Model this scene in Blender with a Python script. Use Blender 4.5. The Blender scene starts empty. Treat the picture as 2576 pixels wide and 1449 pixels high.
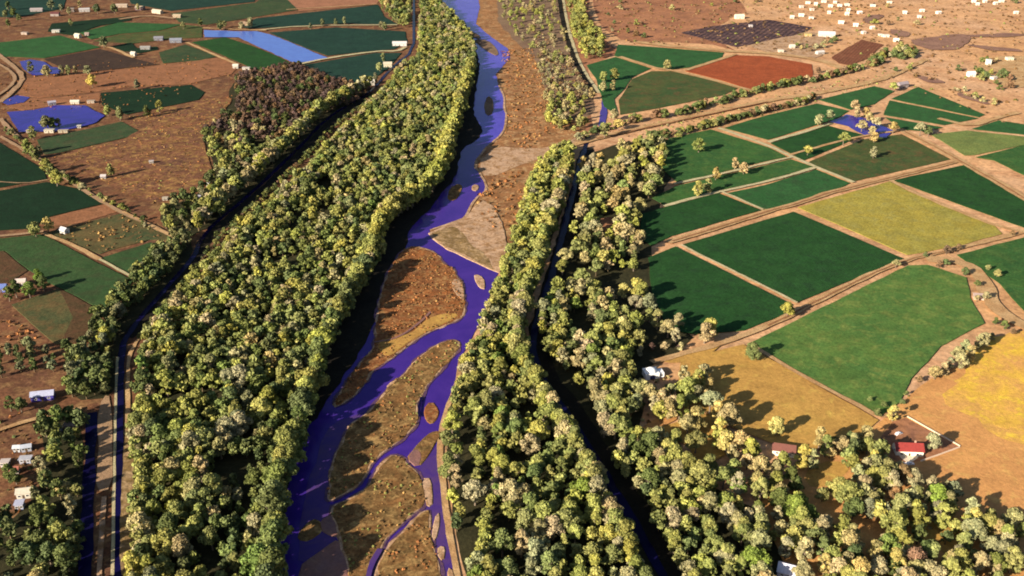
import bpy, bmesh, math, random
import numpy as np
from mathutils import Vector, noise as mnoise
from mathutils.geometry import tessellate_polygon

random.seed(7)
RNG = np.random.default_rng(7)
scene = bpy.context.scene
COL = scene.collection

# ------------------------------------------------------------------ camera model
HCAM, PITCH, HFOV = 300.0, math.radians(26.0), math.radians(54.0)
IW, IH = 2576.0, 1449.0
FPX = IW / 2 / math.tan(HFOV / 2)
SP, CP = math.sin(PITCH), math.cos(PITCH)

def P(x, y, z=0.0):
    """picture point -> the spot on the level plane at height z"""
    dx, dy = x - IW / 2, IH / 2 - y
    d = (dx, dy * SP + FPX * CP, dy * CP - FPX * SP)
    k = (HCAM - z) / -d[2]
    return (d[0] * k, d[1] * k)

def proj(X, Y, Z=0.0):
    dz = Z - HCAM
    fwd = Y * CP - dz * SP
    up = Y * SP + dz * CP
    return (IW / 2 + FPX * X / fwd, IH / 2 - FPX * up / fwd)

def C(c, r, pts):
    """points read off one of the 4x3 study crops of the photograph"""
    return [(c * 644 + x / 3.0, r * 483 + y / 3.0) for x, y in pts]

def G(pts, z=0.0):
    return [P(x, y, z) for x, y in pts]

# ------------------------------------------------------------------ props
def tag(o, label=None, cat=None, group=None, kind=None):
    if label:
        while len(label.split()) > 16: label = label.replace(' medium-sized', '').replace('medium-sized ', '', 1).replace('the ', '', 1) if ('medium-sized' in label or 'the ' in label) else ' '.join(label.split()[1:])
        o['label'] = label
    if cat: o['category'] = cat
    if group: o['group'] = group
    if kind: o['kind'] = kind
    return o

def link(o, parent=None):
    COL.objects.link(o)
    if parent: o.parent = parent
    return o

def mesh_from(name, verts, faces, mat=None, smooth=False):
    me = bpy.data.meshes.new(name)
    me.from_pydata(verts, [], faces)
    if mat: me.materials.append(mat)
    if smooth:
        me.polygons.foreach_set('use_smooth', [True] * len(me.polygons))
    me.update()
    return me

def obj(name, me, parent=None, loc=None):
    o = bpy.data.objects.new(name, me)
    if loc is not None: o.location = loc
    return link(o, parent)

def empty(name, loc, rz=0.0, s=1.0):
    o = bpy.data.objects.new(name, None)
    o.empty_display_size = 1.0
    o.location = loc; o.rotation_euler = (0, 0, rz); o.scale = (s, s, s)
    return link(o)

# ------------------------------------------------------------------ materials
def nt(mat):
    mat.use_nodes = True
    t = mat.node_tree
    t.nodes.clear()
    return t

def mixc(t, fac, a, b, mode='MIX'):
    m = t.nodes.new('ShaderNodeMix'); m.data_type = 'RGBA'; m.blend_type = mode
    m.clamp_factor = True
    for s, v in ((m.inputs[0], fac), (m.inputs[6], a), (m.inputs[7], b)):
        if isinstance(v, (int, float)): s.default_value = v
        elif isinstance(v, tuple): s.default_value = (*v[:3], 1.0)
        else: t.links.new(v, s)
    return m.outputs[2]

def ramp(t, fac, a, b):
    r = t.nodes.new('ShaderNodeMapRange'); r.clamp = True
    r.inputs[1].default_value = a; r.inputs[2].default_value = b
    t.links.new(fac, r.inputs[0])
    return r.outputs[0]

def noise(t, vec, scale, detail=4, rough=0.55, dist=0.0):
    n = t.nodes.new('ShaderNodeTexNoise')
    n.inputs['Scale'].default_value = scale
    n.inputs['Detail'].default_value = detail
    n.inputs['Roughness'].default_value = rough
    n.inputs['Distortion'].default_value = dist
    t.links.new(vec, n.inputs['Vector'])
    return n.outputs['Fac']

def out(t, shader):
    o = t.nodes.new('ShaderNodeOutputMaterial')
    t.links.new(shader, o.inputs[0])

def ground_mat(name, c1, c2, patch=60.0, c3=None, mid=9.0, fine=2.2, midamt=0.55, fineamt=0.35, rows=None,
               rough=0.95, bump=0.4, c3lo=0.55, c3hi=0.72):
    """soil / crop: two tones in large drifts, a third in smaller patches, a fine grain, optional drill rows (angle, pitch, amount)"""
    m = bpy.data.materials.new(name); t = nt(m)
    tc = t.nodes.new('ShaderNodeTexCoord'); v = tc.outputs['Object']
    big = ramp(t, noise(t, v, 1.0 / patch, 5, 0.6, 0.6), 0.35, 0.65)
    col = mixc(t, big, c1, c2)
    if c3 is not None:
        f = ramp(t, noise(t, v, 1.0 / mid, 5, 0.65, 0.8), c3lo, c3hi)
        col = mixc(t, f, col, c3)
    g = ramp(t, noise(t, v, 1.0 / fine, 5, 0.7), 0.25, 0.75)
    g2 = ramp(t, noise(t, v, 1.0 / (mid * 1.7), 4, 0.6), 0.3, 0.7)
    dark = mixc(t, 1.0, col, (1 - fineamt, 1 - fineamt, 1 - fineamt), 'MULTIPLY')
    lite = mixc(t, 1.0, col, (1 + fineamt * .6,) * 3, 'MULTIPLY')
    col2 = mixc(t, g, dark, lite)
    d2 = mixc(t, 1.0, col2, (1 - midamt * .5,) * 3, 'MULTIPLY')
    col3 = mixc(t, g2, d2, col2)
    if rows:
        mp = t.nodes.new('ShaderNodeMapping'); mp.inputs['Rotation'].default_value = (0, 0, rows[0])
        t.links.new(v, mp.inputs['Vector'])
        w = t.nodes.new('ShaderNodeTexWave'); w.inputs['Scale'].default_value = 0.31416 / rows[1] * 1.0
        w.inputs['Distortion'].default_value = 0.6; w.inputs['Detail'].default_value = 2
        t.links.new(mp.outputs[0], w.inputs['Vector'])
        dd = mixc(t, 1.0, col3, (1 - rows[2],) * 3, 'MULTIPLY')
        col3 = mixc(t, w.outputs['Fac'], dd, col3)
    b = t.nodes.new('ShaderNodeBsdfPrincipled')
    b.inputs['Roughness'].default_value = rough
    b.inputs['Specular IOR Level'].default_value = 0.1
    t.links.new(col3, b.inputs['Base Color'])
    if bump:
        bp = t.nodes.new('ShaderNodeBump'); bp.inputs['Strength'].default_value = bump; bp.inputs['Distance'].default_value = 0.5
        t.links.new(g, bp.inputs['Height']); t.links.new(bp.outputs[0], b.inputs['Normal'])
    out(t, b.outputs[0])
    return m

def water_mat(name, c1, c2, rough=0.12, patch=25.0, spec=0.2):
    m = bpy.data.materials.new(name); t = nt(m)
    tc = t.nodes.new('ShaderNodeTexCoord'); v = tc.outputs['Object']
    f = ramp(t, noise(t, v, 1.0 / patch, 4, 0.6, 1.0), 0.35, 0.65)
    col = mixc(t, f, c1, c2)
    b = t.nodes.new('ShaderNodeBsdfPrincipled')
    b.inputs['Roughness'].default_value = rough
    b.inputs['IOR'].default_value = 1.33
    b.inputs['Specular IOR Level'].default_value = spec
    t.links.new(col, b.inputs['Base Color'])
    bp = t.nodes.new('ShaderNodeBump'); bp.inputs['Strength'].default_value = 0.35; bp.inputs['Distance'].default_value = 0.2
    t.links.new(noise(t, v, 0.8, 3, 0.6), bp.inputs['Height']); t.links.new(bp.outputs[0], b.inputs['Normal'])
    out(t, b.outputs[0])
    return m

def flat_mat(name, c, rough=0.8, var=0.18, sc=1.3):
    m = bpy.data.materials.new(name); t = nt(m)
    tc = t.nodes.new('ShaderNodeTexCoord'); v = tc.outputs['Object']
    f = ramp(t, noise(t, v, sc, 4, 0.65), 0.3, 0.7)
    col = mixc(t, f, tuple(x * (1 - var) for x in c), tuple(min(.9, x * (1 + var)) for x in c))
    b = t.nodes.new('ShaderNodeBsdfPrincipled'); b.inputs['Roughness'].default_value = rough
    t.links.new(col, b.inputs['Base Color']); out(t, b.outputs[0])
    return m

def leaf_mat(name, source):
    """leaf clumps: tint from the object's colour (one tree) or from the face colours (a whole wood), broken up leaf by leaf"""
    m = bpy.data.materials.new(name); t = nt(m)
    if source == 'object':
        oi = t.nodes.new('ShaderNodeObjectInfo'); tint = oi.outputs['Color']
    else:
        at = t.nodes.new('ShaderNodeAttribute'); at.attribute_name = 'tint'; tint = at.outputs['Color']
    va = t.nodes.new('ShaderNodeAttribute'); va.attribute_name = 'leafvar'
    ge = t.nodes.new('ShaderNodeNewGeometry')
    n = ramp(t, noise(t, ge.outputs['Position'], 0.45, 3, 0.6), 0.3, 0.7)
    dk = mixc(t, 1.0, tint, (0.66, 0.70, 0.62), 'MULTIPLY')
    lt = mixc(t, 1.0, tint, (1.62, 1.52, 1.32), 'MULTIPLY')
    c = mixc(t, n, dk, lt)
    c = mixc(t, 1.0, c, va.outputs['Color'], 'MULTIPLY')
    b = t.nodes.new('ShaderNodeBsdfPrincipled'); b.inputs['Roughness'].default_value = 0.75
    b.inputs['Specular IOR Level'].default_value = 0.15
    t.links.new(c, b.inputs['Base Color'])
    out(t, b.outputs[0])
    return m

M = {}
LEAF = leaf_mat('leaves', 'object')
LEAFM = leaf_mat('leaves_of_the_wood', 'face')
BARK = flat_mat('bark', (0.16, 0.12, 0.085), 0.9, 0.3, 2.0)

# ground tones ----------------------------------------------------
M['ground'] = ground_mat('bare_tan_land', (0.66, 0.365, 0.170), (0.68, 0.41, 0.24), 160, (0.50, 0.255, 0.13), 22, 4.0, .7, .55, c3lo=.47, c3hi=.68)
M['left_land'] = ground_mat('brown_land', (0.225, 0.096, 0.046), (0.140, 0.066, 0.040), 40, (0.31, 0.175, 0.078), 9, 2.2, .8, .65, c3lo=.48, c3hi=.66)
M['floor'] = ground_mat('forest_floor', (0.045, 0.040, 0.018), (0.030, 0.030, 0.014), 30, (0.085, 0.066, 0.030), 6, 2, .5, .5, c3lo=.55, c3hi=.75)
M['shade_and_channel'] = ground_mat('painted_shade_and_channel', (0.014, 0.012, 0.009), (0.020, 0.016, 0.011), 20, (0.03, 0.024, 0.014), 6, 2, .5, .4)  # near-black: tree shade painted beside river and canals, also the dark side channel
M['flood'] = ground_mat('brown_floodplain', (0.42, 0.20, 0.08), (0.29, 0.135, 0.06), 24, (0.50, 0.31, 0.15), 9, 2.4, .9, .75, c3lo=.48, c3hi=.64)
M['flood_gray'] = ground_mat('dry_reed_bed', (0.24, 0.16, 0.10), (0.20, 0.12, 0.08), 35, (0.30, 0.22, 0.11), 7, 2.0, .6, .5)
M['sand'] = ground_mat('pale_river_sand', (0.58, 0.38, 0.25), (0.48, 0.31, 0.19), 18, (0.34, 0.19, 0.09), 6, 1.8, .7, .5, c3lo=.46, c3hi=.62)
M['bar'] = ground_mat('brown_sandbar', (0.17, 0.105, 0.040), (0.29, 0.14, 0.05), 9, (0.42, 0.26, 0.10), 5, 1.4, .9, .75, c3lo=.48, c3hi=.64)
M['bar_red'] = ground_mat('rust_sandbar', (0.36, 0.130, 0.040), (0.20, 0.080, 0.034), 9, (0.42, 0.23, 0.09), 5, 1.4, .9, .75, c3lo=.48, c3hi=.64)
M['bar_tan'] = ground_mat('tan_sandbar', (0.30, 0.19, 0.08), (0.24, 0.15, 0.06), 14, (0.46, 0.31, 0.17), 6, 1.6, .8, .7, c3lo=.46, c3hi=.62)
M['wet_margin'] = ground_mat('wet_margin_mud', (0.13, 0.065, 0.10), (0.09, 0.045, 0.12), 10, (0.18, 0.10, 0.08), 4, 1.5, .5, .4, rough=0.5)
M['mud'] = ground_mat('wet_mud', (0.26, 0.125, 0.10), (0.20, 0.11, 0.11), 14, (0.30, 0.17, 0.12), 5, 1.5, .4, .25, rough=0.6)
M['tan_grass'] = ground_mat('tan_grass', (0.50, 0.295, 0.075), (0.43, 0.235, 0.065), 45, (0.54, 0.36, 0.085), 8, 2, .5, .35)
M['orange_grass'] = ground_mat('orange_grass', (0.60, 0.305, 0.105), (0.53, 0.255, 0.095), 40, (0.62, 0.37, 0.12), 8, 2, .4, .3)
M['yellow'] = ground_mat('yellow_stubble', (0.70, 0.44, 0.06), (0.60, 0.31, 0.10), 18, (0.80, 0.60, 0.05), 9, 1.5, .4, .35)
M['stubble_edge'] = ground_mat('thin_stubble', (0.60, 0.325, 0.10), (0.66, 0.385, 0.08), 16, (0.74, 0.50, 0.06), 8, 1.5, .4, .35, c3lo=.5, c3hi=.66)
M['red_land'] = ground_mat('reddish_land', (0.36, 0.155, 0.080), (0.43, 0.20, 0.10), 90, (0.28, 0.13, 0.08), 18, 4, .7, .5, c3lo=.47, c3hi=.68)
M['path'] = ground_mat('pale_track', (0.56, 0.37, 0.19), (0.45, 0.26, 0.12), 14, (0.38, 0.21, 0.09), 4, 1.2, .5, .5)
M['yard'] = ground_mat('pale_yard', (0.78, 0.66, 0.50), (0.72, 0.58, 0.42), 14, None, 4, 1.2, .3, .3)
M['track_left'] = ground_mat('brown_track', (0.40, 0.25, 0.15), (0.33, 0.21, 0.12), 14, (0.25, 0.16, 0.09), 4, 1.2, .4, .35)
M['rut'] = ground_mat('worn_rut', (0.27, 0.12, 0.06), (0.34, 0.17, 0.08), 12, (0.2, 0.1, 0.05), 4, 1.2, .4, .35)
M['grey_path'] = ground_mat('grassy_bund', (0.46, 0.41, 0.23), (0.54, 0.45, 0.28), 8, (0.16, 0.18, 0.07), 4, 1.0, .4, .35)

M['dark_scrub'] = ground_mat('dark_scrub_ground', (0.24, 0.13, 0.10), (0.30, 0.17, 0.12), 30, (0.18, 0.1, 0.07), 9, 3, .5, .4)

def crop(name, c1, c2, c3=None, ang=0.5, rowamt=0.05, patch=40, pitch=2.2):
    k = .80 if max(c1) < .25 else .82
    c1, c2 = tuple(q * k for q in c1), tuple(q * k for q in c2)
    c3 = tuple(q * k for q in c3) if c3 else None
    M[name] = ground_mat(name, c1, c2, patch, c3, 9, 1.8, .55, .50, rows=(ang, pitch, rowamt), c3lo=.48, c3hi=.68)
crop('dark_green_crop', (0.021, 0.086, 0.021), (0.028, 0.098, 0.025), (0.022, 0.068, 0.023))
crop('teal_crop', (0.017, 0.056, 0.04), (0.021, 0.066, 0.046), (0.016, 0.048, 0.04))
crop('deep_crop', (0.009, 0.036, 0.015), (0.012, 0.042, 0.018), (0.010, 0.030, 0.014))
crop('green_crop', (0.058, 0.155, 0.036), (0.042, 0.125, 0.036), (0.095, 0.175, 0.045))
crop('leaf_green_crop', (0.13, 0.235, 0.052), (0.088, 0.195, 0.048), (0.215, 0.28, 0.07))
crop('mid_green_crop', (0.034, 0.128, 0.036), (0.042, 0.14, 0.042), (0.04, 0.1, 0.036))
crop('dull_green_crop', (0.058, 0.1, 0.04), (0.044, 0.08, 0.036), (0.09, 0.092, 0.044))
crop('mixed_olive_crop', (0.11, 0.13, 0.04), (0.055, 0.105, 0.034), (0.15, 0.105, 0.042))
crop('weedy_brown_crop', (0.165, 0.125, 0.050), (0.075, 0.100, 0.042), (0.190, 0.120, 0.050))
crop('yellow_crop', (0.48, 0.375, 0.065), (0.38, 0.335, 0.072), (0.4, 0.35, 0.095))
crop('lime_crop', (0.21, 0.27, 0.075), (0.17, 0.23, 0.07), (0.25, 0.28, 0.08))
crop('grass_left', (0.044, 0.098, 0.034), (0.054, 0.11, 0.036), (0.062, 0.09, 0.036))
crop('dark_soil', (0.075, 0.045, 0.033), (0.060, 0.038, 0.030), (0.09, 0.055, 0.036))
crop('brown_soil', (0.125, 0.070, 0.034), (0.095, 0.065, 0.030), (0.16, 0.075, 0.04))
crop('red_soil', (0.40, 0.092, 0.034), (0.44, 0.108, 0.040), (0.36, 0.085, 0.033))
crop('rust_soil', (0.30, 0.11, 0.06), (0.24, 0.09, 0.05), (0.36, 0.15, 0.08), rowamt=.3, pitch=4)
crop('orange_soil', (0.36, 0.155, 0.075), (0.4, 0.18, 0.09), (0.26, 0.12, 0.06))
crop('pink_soil', (0.40, 0.185, 0.105), (0.44, 0.20, 0.115), None)
crop('purple_soil', (0.085, 0.052, 0.068), (0.14, 0.085, 0.09), (.36, .20, .15), rowamt=.5, pitch=7)

M['river'] = water_mat('river_water', (0.050, 0.021, 0.215), (0.036, 0.015, 0.185), 0.14)
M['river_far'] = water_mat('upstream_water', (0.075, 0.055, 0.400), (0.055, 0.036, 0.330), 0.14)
M['river_shallow'] = water_mat('shallow_river_water', (0.075, 0.038, 0.140), (0.052, 0.025, 0.160), 0.18, 9)
M['pond_dark'] = water_mat('dark_pond_water', (0.030, 0.020, 0.26), (0.02, 0.015, 0.18), 0.14)
M['pond_light'] = water_mat('light_pond_water', (0.08, 0.155, 0.50), (0.07, 0.13, 0.45), 0.14, 12)
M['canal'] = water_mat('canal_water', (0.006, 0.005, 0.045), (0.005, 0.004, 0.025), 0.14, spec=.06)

# ------------------------------------------------------------------ sheets of ground
_zi = [0]
def densify(pts, step):
    o = []
    n = len(pts)
    for i in range(n):
        a, b = pts[i], pts[(i + 1) % n]
        L = math.hypot(b[0] - a[0], b[1] - a[1])
        k = max(1, int(L / step))
        for j in range(k):
            f = j / k
            o.append((a[0] + (b[0] - a[0]) * f, a[1] + (b[1] - a[1]) * f))
    return o

def chaikin(pts, it=2, closed=True):
    for _ in range(it):
        o = []
        n = len(pts)
        for i in range(n if closed else n - 1):
            a, b = pts[i], pts[(i + 1) % n]
            o.append((a[0] * .75 + b[0] * .25, a[1] * .75 + b[1] * .25))
            o.append((a[0] * .25 + b[0] * .75, a[1] * .25 + b[1] * .75))
        if not closed: o = [pts[0]] + o + [pts[-1]]
        pts = o
    return pts

def wob(p, amp, sc):
    v = mnoise.noise_vector(Vector((p[0] * sc, p[1] * sc, 3.7)))
    w = mnoise.noise_vector(Vector((p[0] * sc * 4, p[1] * sc * 4, 9.1)))
    return (p[0] + amp * (v.x + .45 * w.x), p[1] + amp * (v.y + .45 * w.y))

def sheet(name, poly, mat, z, thick=0.0, smooth=0, amp=0.6, sc=0.05, step=5.0, label=None, cat=None, slope=0.0, world=False):
    """a patch of ground: top at z, with side faces down to z - thick; its outline is never ruler straight"""
    pts = poly if world else G(poly)
    if smooth: pts = chaikin(pts, smooth)
    pts = densify(pts, step)
    pts = [wob(p, amp, sc) for p in pts]
    _zi[0] += 1
    z = z + 0.004 * _zi[0]
    n = len(pts)
    verts = [(x, y, z) for x, y in pts]
    tris = tessellate_polygon([[Vector((x, y, 0)) for x, y in pts]])
    faces = []
    for a, b, c in tris:
        A, B, Cc = verts[a], verts[b], verts[c]
        ar = (B[0] - A[0]) * (Cc[1] - A[1]) - (B[1] - A[1]) * (Cc[0] - A[0])
        faces.append((a, b, c) if ar > 0 else (a, c, b))
    if thick > 0:
        area = sum(pts[i][0] * pts[(i + 1) % n][1] - pts[(i + 1) % n][0] * pts[i][1] for i in range(n))
        sgn = 1 if area > 0 else -1
        low = []
        for i in range(n):
            a, b = pts[i - 1], pts[(i + 1) % n]
            tx, ty = b[0] - a[0], b[1] - a[1]
            L = math.hypot(tx, ty) or 1
            low.append((pts[i][0] + sgn * ty / L * slope, pts[i][1] - sgn * tx / L * slope, z - thick))
        verts += low
        for i in range(n):
            j = (i + 1) % n
            faces.append((i, j, n + j, n + i) if sgn < 0 else (j, i, n + i, n + j))
    o = obj(name, mesh_from(name, verts, faces, mat if not isinstance(mat, str) else M[mat]))
    return tag(o, label, cat, kind='structure')

def strip(name, line, width, mat, z, amp=0.5, sc=0.06, smooth=1, label=None, cat=None, world=False, w2=None):
    pts = line if world else G(line)
    if smooth: pts = chaikin(pts, smooth, closed=False)
    o = []
    for i in range(len(pts) - 1):
        a, b = pts[i], pts[i + 1]
        k = max(1, int(math.hypot(b[0] - a[0], b[1] - a[1]) / 5))
        for j in range(k):
            o.append((a[0] + (b[0] - a[0]) * j / k, a[1] + (b[1] - a[1]) * j / k))
    o.append(pts[-1])
    L, R = [], []
    for i, p in enumerate(o):
        a, b = o[max(0, i - 1)], o[min(len(o) - 1, i + 1)]
        tx, ty = b[0] - a[0], b[1] - a[1]
        l = math.hypot(tx, ty) or 1
        ww = width if w2 is None else width + (w2 - width) * i / (len(o) - 1)
        q = ww * .5 * (1 + .35 * mnoise.noise(Vector((p[0] * .08, p[1] * .08, 1.3))))
        c = wob(p, amp, sc)
        L.append((c[0] - ty / l * q, c[1] + tx / l * q)); R.append((c[0] + ty / l * q, c[1] - tx / l * q))
    _zi[0] += 1
    z = z + 0.004 * _zi[0]
    n = len(o)
    verts = [(x, y, z) for x, y in L] + [(x, y, z) for x, y in R]
    faces = [(i + 1, i, n + i, n + i + 1) for i in range(n - 1)]
    ob = obj(name, mesh_from(name, verts, faces, M[mat]))
    return tag(ob, label, cat, kind='structure')

# the one sheet that carries everything, out to the horizon
S = 30000
gv = [(-S, -3000, 0), (S, -3000, 0), (S, S, 0), (-S, S, 0)]
tag(obj('ground', mesh_from('ground', gv, [(0, 1, 2, 3)], M['ground'])), kind='structure')

# broad lands -----------------------------------------------------
sheet('land', [(-500, -110), (1130, -110), (1130, 0), (1200, 130), (1100, 480), (950, 600), (700, 1300), (690, 1800), (-600, 1800), (-400, 700)],
      'left_land', 0.03, amp=2, sc=.02)
sheet('land', [(1330, -110), (1560, -110), (1500, 20), (1560, 100), (1790, 112), (1850, 128), (1800, 100), (1740, 80), (1880, 30), (1840, -30), (1780, -110), (1500, -110),
               (1480, 30), (1520, 100), (1560, 130), (1480, 170), (1490, 330), (1420, 380), (1330, 400), (1200, 380), (1260, 240), (1200, 60)],
      'red_land', 0.03, amp=2, sc=.02)
sheet('land', [(1500, -80), (1800, -80), (1850, 20), (1830, 60), (1730, 85), (1710, 105), (1600, 108), (1540, 92), (1490, 40)], 'red_land', 0.05, amp=3, sc=.02, smooth=1)
# flood plain right of the upper river
sheet('floodplain', [(1150, -110), (1440, -110), (1420, 60), (1450, 160), (1500, 230), (1480, 300), (1450, 350), (1400, 390), (1340, 450), (1315, 540), (1290, 600),
                     (1270, 680), (1230, 690), (1120, 620), (1050, 585), (1150, 400), (1200, 200)], 'flood', 0.08, amp=2, sc=.03, smooth=1)
sheet('floodplain', [(1270, -110), (1400, -110), (1405, 40), (1440, 160), (1490, 220), (1500, 290), (1400, 310), (1375, 240), (1350, 150), (1300, 110), (1240, 40)],
      'flood_gray', 0.12, amp=3, sc=.03, smooth=1)
sheet('sandbank', C(1, 0, [(1640, 1270), (1700, 1180), (1850, 1100)]) + C(2, 0, [(60, 1120), (250, 1130), (420, 1050), (640, 1010), (420, 1130), (240, 1180), (60, 1250)]) +
      C(1, 0, [(1900, 1290), (1780, 1330), (1700, 1330)]), 'sand', 0.2, amp=6, sc=.03, smooth=1)

# forest floors ---------------------------------------------------
LF = [(332, 1600), (336, 1449), (346, 1250), (350, 1100), (356, 910), (386, 838), (456, 752), (536, 672), (580, 605), (650, 545), (725, 480), (800, 410), (860, 340), (915, 290), (965, 240), (1005, 185), (1057, 145), (1062, -110),
      (1095, -110), (1110, 10), (1150, 55), (1185, 95), (1198, 140), (1188, 205), (1165, 255), (1148, 310), (1140, 365), (1118, 425), (1098, 480), (1060, 508), (1010, 540),
      (962, 580), (965, 635), (940, 685), (905, 745), (860, 815), (830, 885), (800, 965), (772, 1065), (735, 1190), (706, 1300), (688, 1449), (672, 1600)]
RF = [(1405, 385), (1442, 375), (1438, 430), (1416, 520), (1386, 610), (1360, 690), (1330, 770), (1312, 850), (1318, 920), (1362, 1000), (1420, 1090), (1480, 1190), (1535, 1290),
      (1592, 1400), (1630, 1490), (1650, 1600), (1190, 1600), (1168, 1449), (1152, 1370), (1140, 1290), (1128, 1200), (1124, 1130), (1132, 1060), (1162, 960), (1178, 900),
      (1208, 850), (1238, 780), (1258, 710), (1275, 650), (1297, 590), (1314, 530), (1332, 470), (1362, 420)]
RA = [(1465, 430), (1520, 410), (1560, 470), (1600, 560), (1612, 640), (1570, 690), (1500, 695), (1440, 690), (1440, 600), (1460, 520)]
RB = [(1560, 380), (1650, 365), (1680, 400), (1660, 470), (1620, 520), (1575, 480), (1550, 420)]
RC = [(1380, 760), (1400, 735), (1450, 722), (1500, 735), (1540, 780), (1600, 830), (1615, 900), (1600, 960), (1605, 1050), (1570, 1085), (1540, 1070), (1480, 1005), (1430, 945), (1385, 900), (1362, 850), (1362, 800)]
RD = [(1528, 1110), (1600, 1095), (1650, 1120), (1720, 1180), (1800, 1240), (1850, 1290), (1930, 1300), (2000, 1340), (2080, 1390), (2130, 1449), (2180, 1600), (1755, 1600), (1705, 1449), (1655, 1340), (1600, 1250), (1548, 1170)]
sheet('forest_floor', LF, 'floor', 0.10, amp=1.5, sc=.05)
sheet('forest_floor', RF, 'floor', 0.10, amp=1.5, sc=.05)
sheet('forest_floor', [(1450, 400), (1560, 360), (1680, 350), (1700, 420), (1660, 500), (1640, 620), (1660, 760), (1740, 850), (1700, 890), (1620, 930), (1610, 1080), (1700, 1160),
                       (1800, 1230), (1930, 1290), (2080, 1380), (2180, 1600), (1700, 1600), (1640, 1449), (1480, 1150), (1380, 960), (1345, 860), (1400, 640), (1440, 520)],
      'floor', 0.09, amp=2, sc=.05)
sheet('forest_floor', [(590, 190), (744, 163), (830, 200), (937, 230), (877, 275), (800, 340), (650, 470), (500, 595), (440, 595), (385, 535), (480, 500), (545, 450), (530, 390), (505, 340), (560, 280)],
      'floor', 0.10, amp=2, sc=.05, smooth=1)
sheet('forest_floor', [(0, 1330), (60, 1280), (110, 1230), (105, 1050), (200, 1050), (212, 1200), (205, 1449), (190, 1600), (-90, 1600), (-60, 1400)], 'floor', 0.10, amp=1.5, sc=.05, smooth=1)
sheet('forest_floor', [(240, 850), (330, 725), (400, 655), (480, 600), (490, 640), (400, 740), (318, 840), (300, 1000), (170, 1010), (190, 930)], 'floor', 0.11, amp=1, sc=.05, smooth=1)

sheet('painted_shade', [(1150, 300), (1180, 180), (1196, 120), (1207, 160), (1203, 200), (1191, 260), (1193, 287), (1203, 310), (1217, 322), (1205, 352), (1164, 372), (1155, 405), (1146, 450), (1112, 484), (1086, 526), (1050, 553), (1024, 596), (1026, 614), (1006, 645), (985, 690), (962, 745), (950, 790), (925, 850), (896, 905), (862, 950), (825, 1010), (790, 1070),
      (760, 1060), (790, 965), (850, 815), (900, 740), (955, 640), (950, 580), (1010, 530), (1090, 475), (1115, 420), (1138, 360)], 'shade_and_channel', .30, smooth=1, amp=1.5, sc=.08)  # tree shade along the left bank, painted as a near-black sheet
strip('painted_shade', [(1480, 372), (1462, 450), (1440, 530), (1412, 640), (1384, 740), (1356, 830), (1350, 890), (1378, 950), (1418, 1010), (1474, 1090), (1540, 1190), (1605, 1290), (1660, 1390), (1715, 1490), (1765, 1600)], 13, 'shade_and_channel', 0.14, amp=.8)  # shade of the canal-side trees, painted as a dark strip
strip('painted_shade', [(318, 850), (400, 760), (496, 655), (512, 612), (555, 570), (615, 520), (690, 452), (765, 380), (835, 305), (890, 268), (945, 235)], 10, 'shade_and_channel', 0.13, amp=.8)  # black band of tree shade beside the left canal, painted on the ground
# river -----------------------------------------------------------
RIVER_R = [(1207, 17), (1197, 60), (1227, 87), (1277, 123), (1284, 145), (1247, 187), (1254, 213), (1271, 250), (1267, 267), (1274, 293), (1271, 320), (1261, 340), (1217, 377), (1191, 417),
           (1211, 440), (1227, 483), (1194, 500), (1174, 546), (1134, 563), (1081, 580), (1084, 596), (1124, 626), (1177, 650), (1221, 670), (1254, 686), (1241, 716), (1224, 773), (1194, 836),
           (1177, 873), (1161, 900), (1154, 950), (1147, 973), (1124, 1033), (1111, 1083), (1107, 1133), (1111, 1199), (1121, 1283), (1134, 1366), (1147, 1426), (1155, 1470), (1175, 1600)]
RIVER_L = [(672, 1600), (688, 1449), (706, 1300), (735, 1190), (772, 1065), (800, 965), (830, 885), (860, 815), (905, 745), (940, 685), (965, 635), (962, 580), (1010, 540), (1060, 508), (1098, 480),
           (1118, 425), (1140, 365), (1148, 310), (1165, 255), (1188, 205), (1198, 140), (1185, 95), (1150, 55), (1110, 10), (1090, -110)]
sheet('river', [(1180, -110)] + RIVER_R + RIVER_L, 'river', 0.20, amp=.9, sc=.07, step=4)
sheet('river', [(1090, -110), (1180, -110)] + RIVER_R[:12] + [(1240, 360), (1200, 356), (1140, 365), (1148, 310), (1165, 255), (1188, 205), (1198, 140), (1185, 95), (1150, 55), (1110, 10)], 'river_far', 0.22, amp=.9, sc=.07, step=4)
strip('riverbank', RIVER_R[29:], 3.0, 'path', 0.42, amp=.6)
strip('riverbank', RIVER_R[6:20], 2.2, 'sand', 0.40, amp=.8)
# pale triangular sandbank at the bend
sheet('sandbank', [(1079, 588), (1100, 579), (1134, 563), (1174, 546), (1196, 520), (1215, 505), (1240, 520), (1262, 560), (1272, 600), (1272, 640), (1256, 688), (1221, 672), (1177, 652), (1124, 628), (1090, 602)],
      'sand', 0.62, .5, amp=.9, sc=.09, slope=.6, step=3)
sheet('sandbank', [(1085, 589), (1110, 581), (1140, 572), (1165, 588), (1185, 618), (1215, 638), (1235, 662), (1243, 682), (1221, 668), (1177, 647), (1124, 622), (1093, 601)],
      'bar_tan', 0.70, .2, amp=1.6, sc=.14, slope=.3, step=2)
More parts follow.
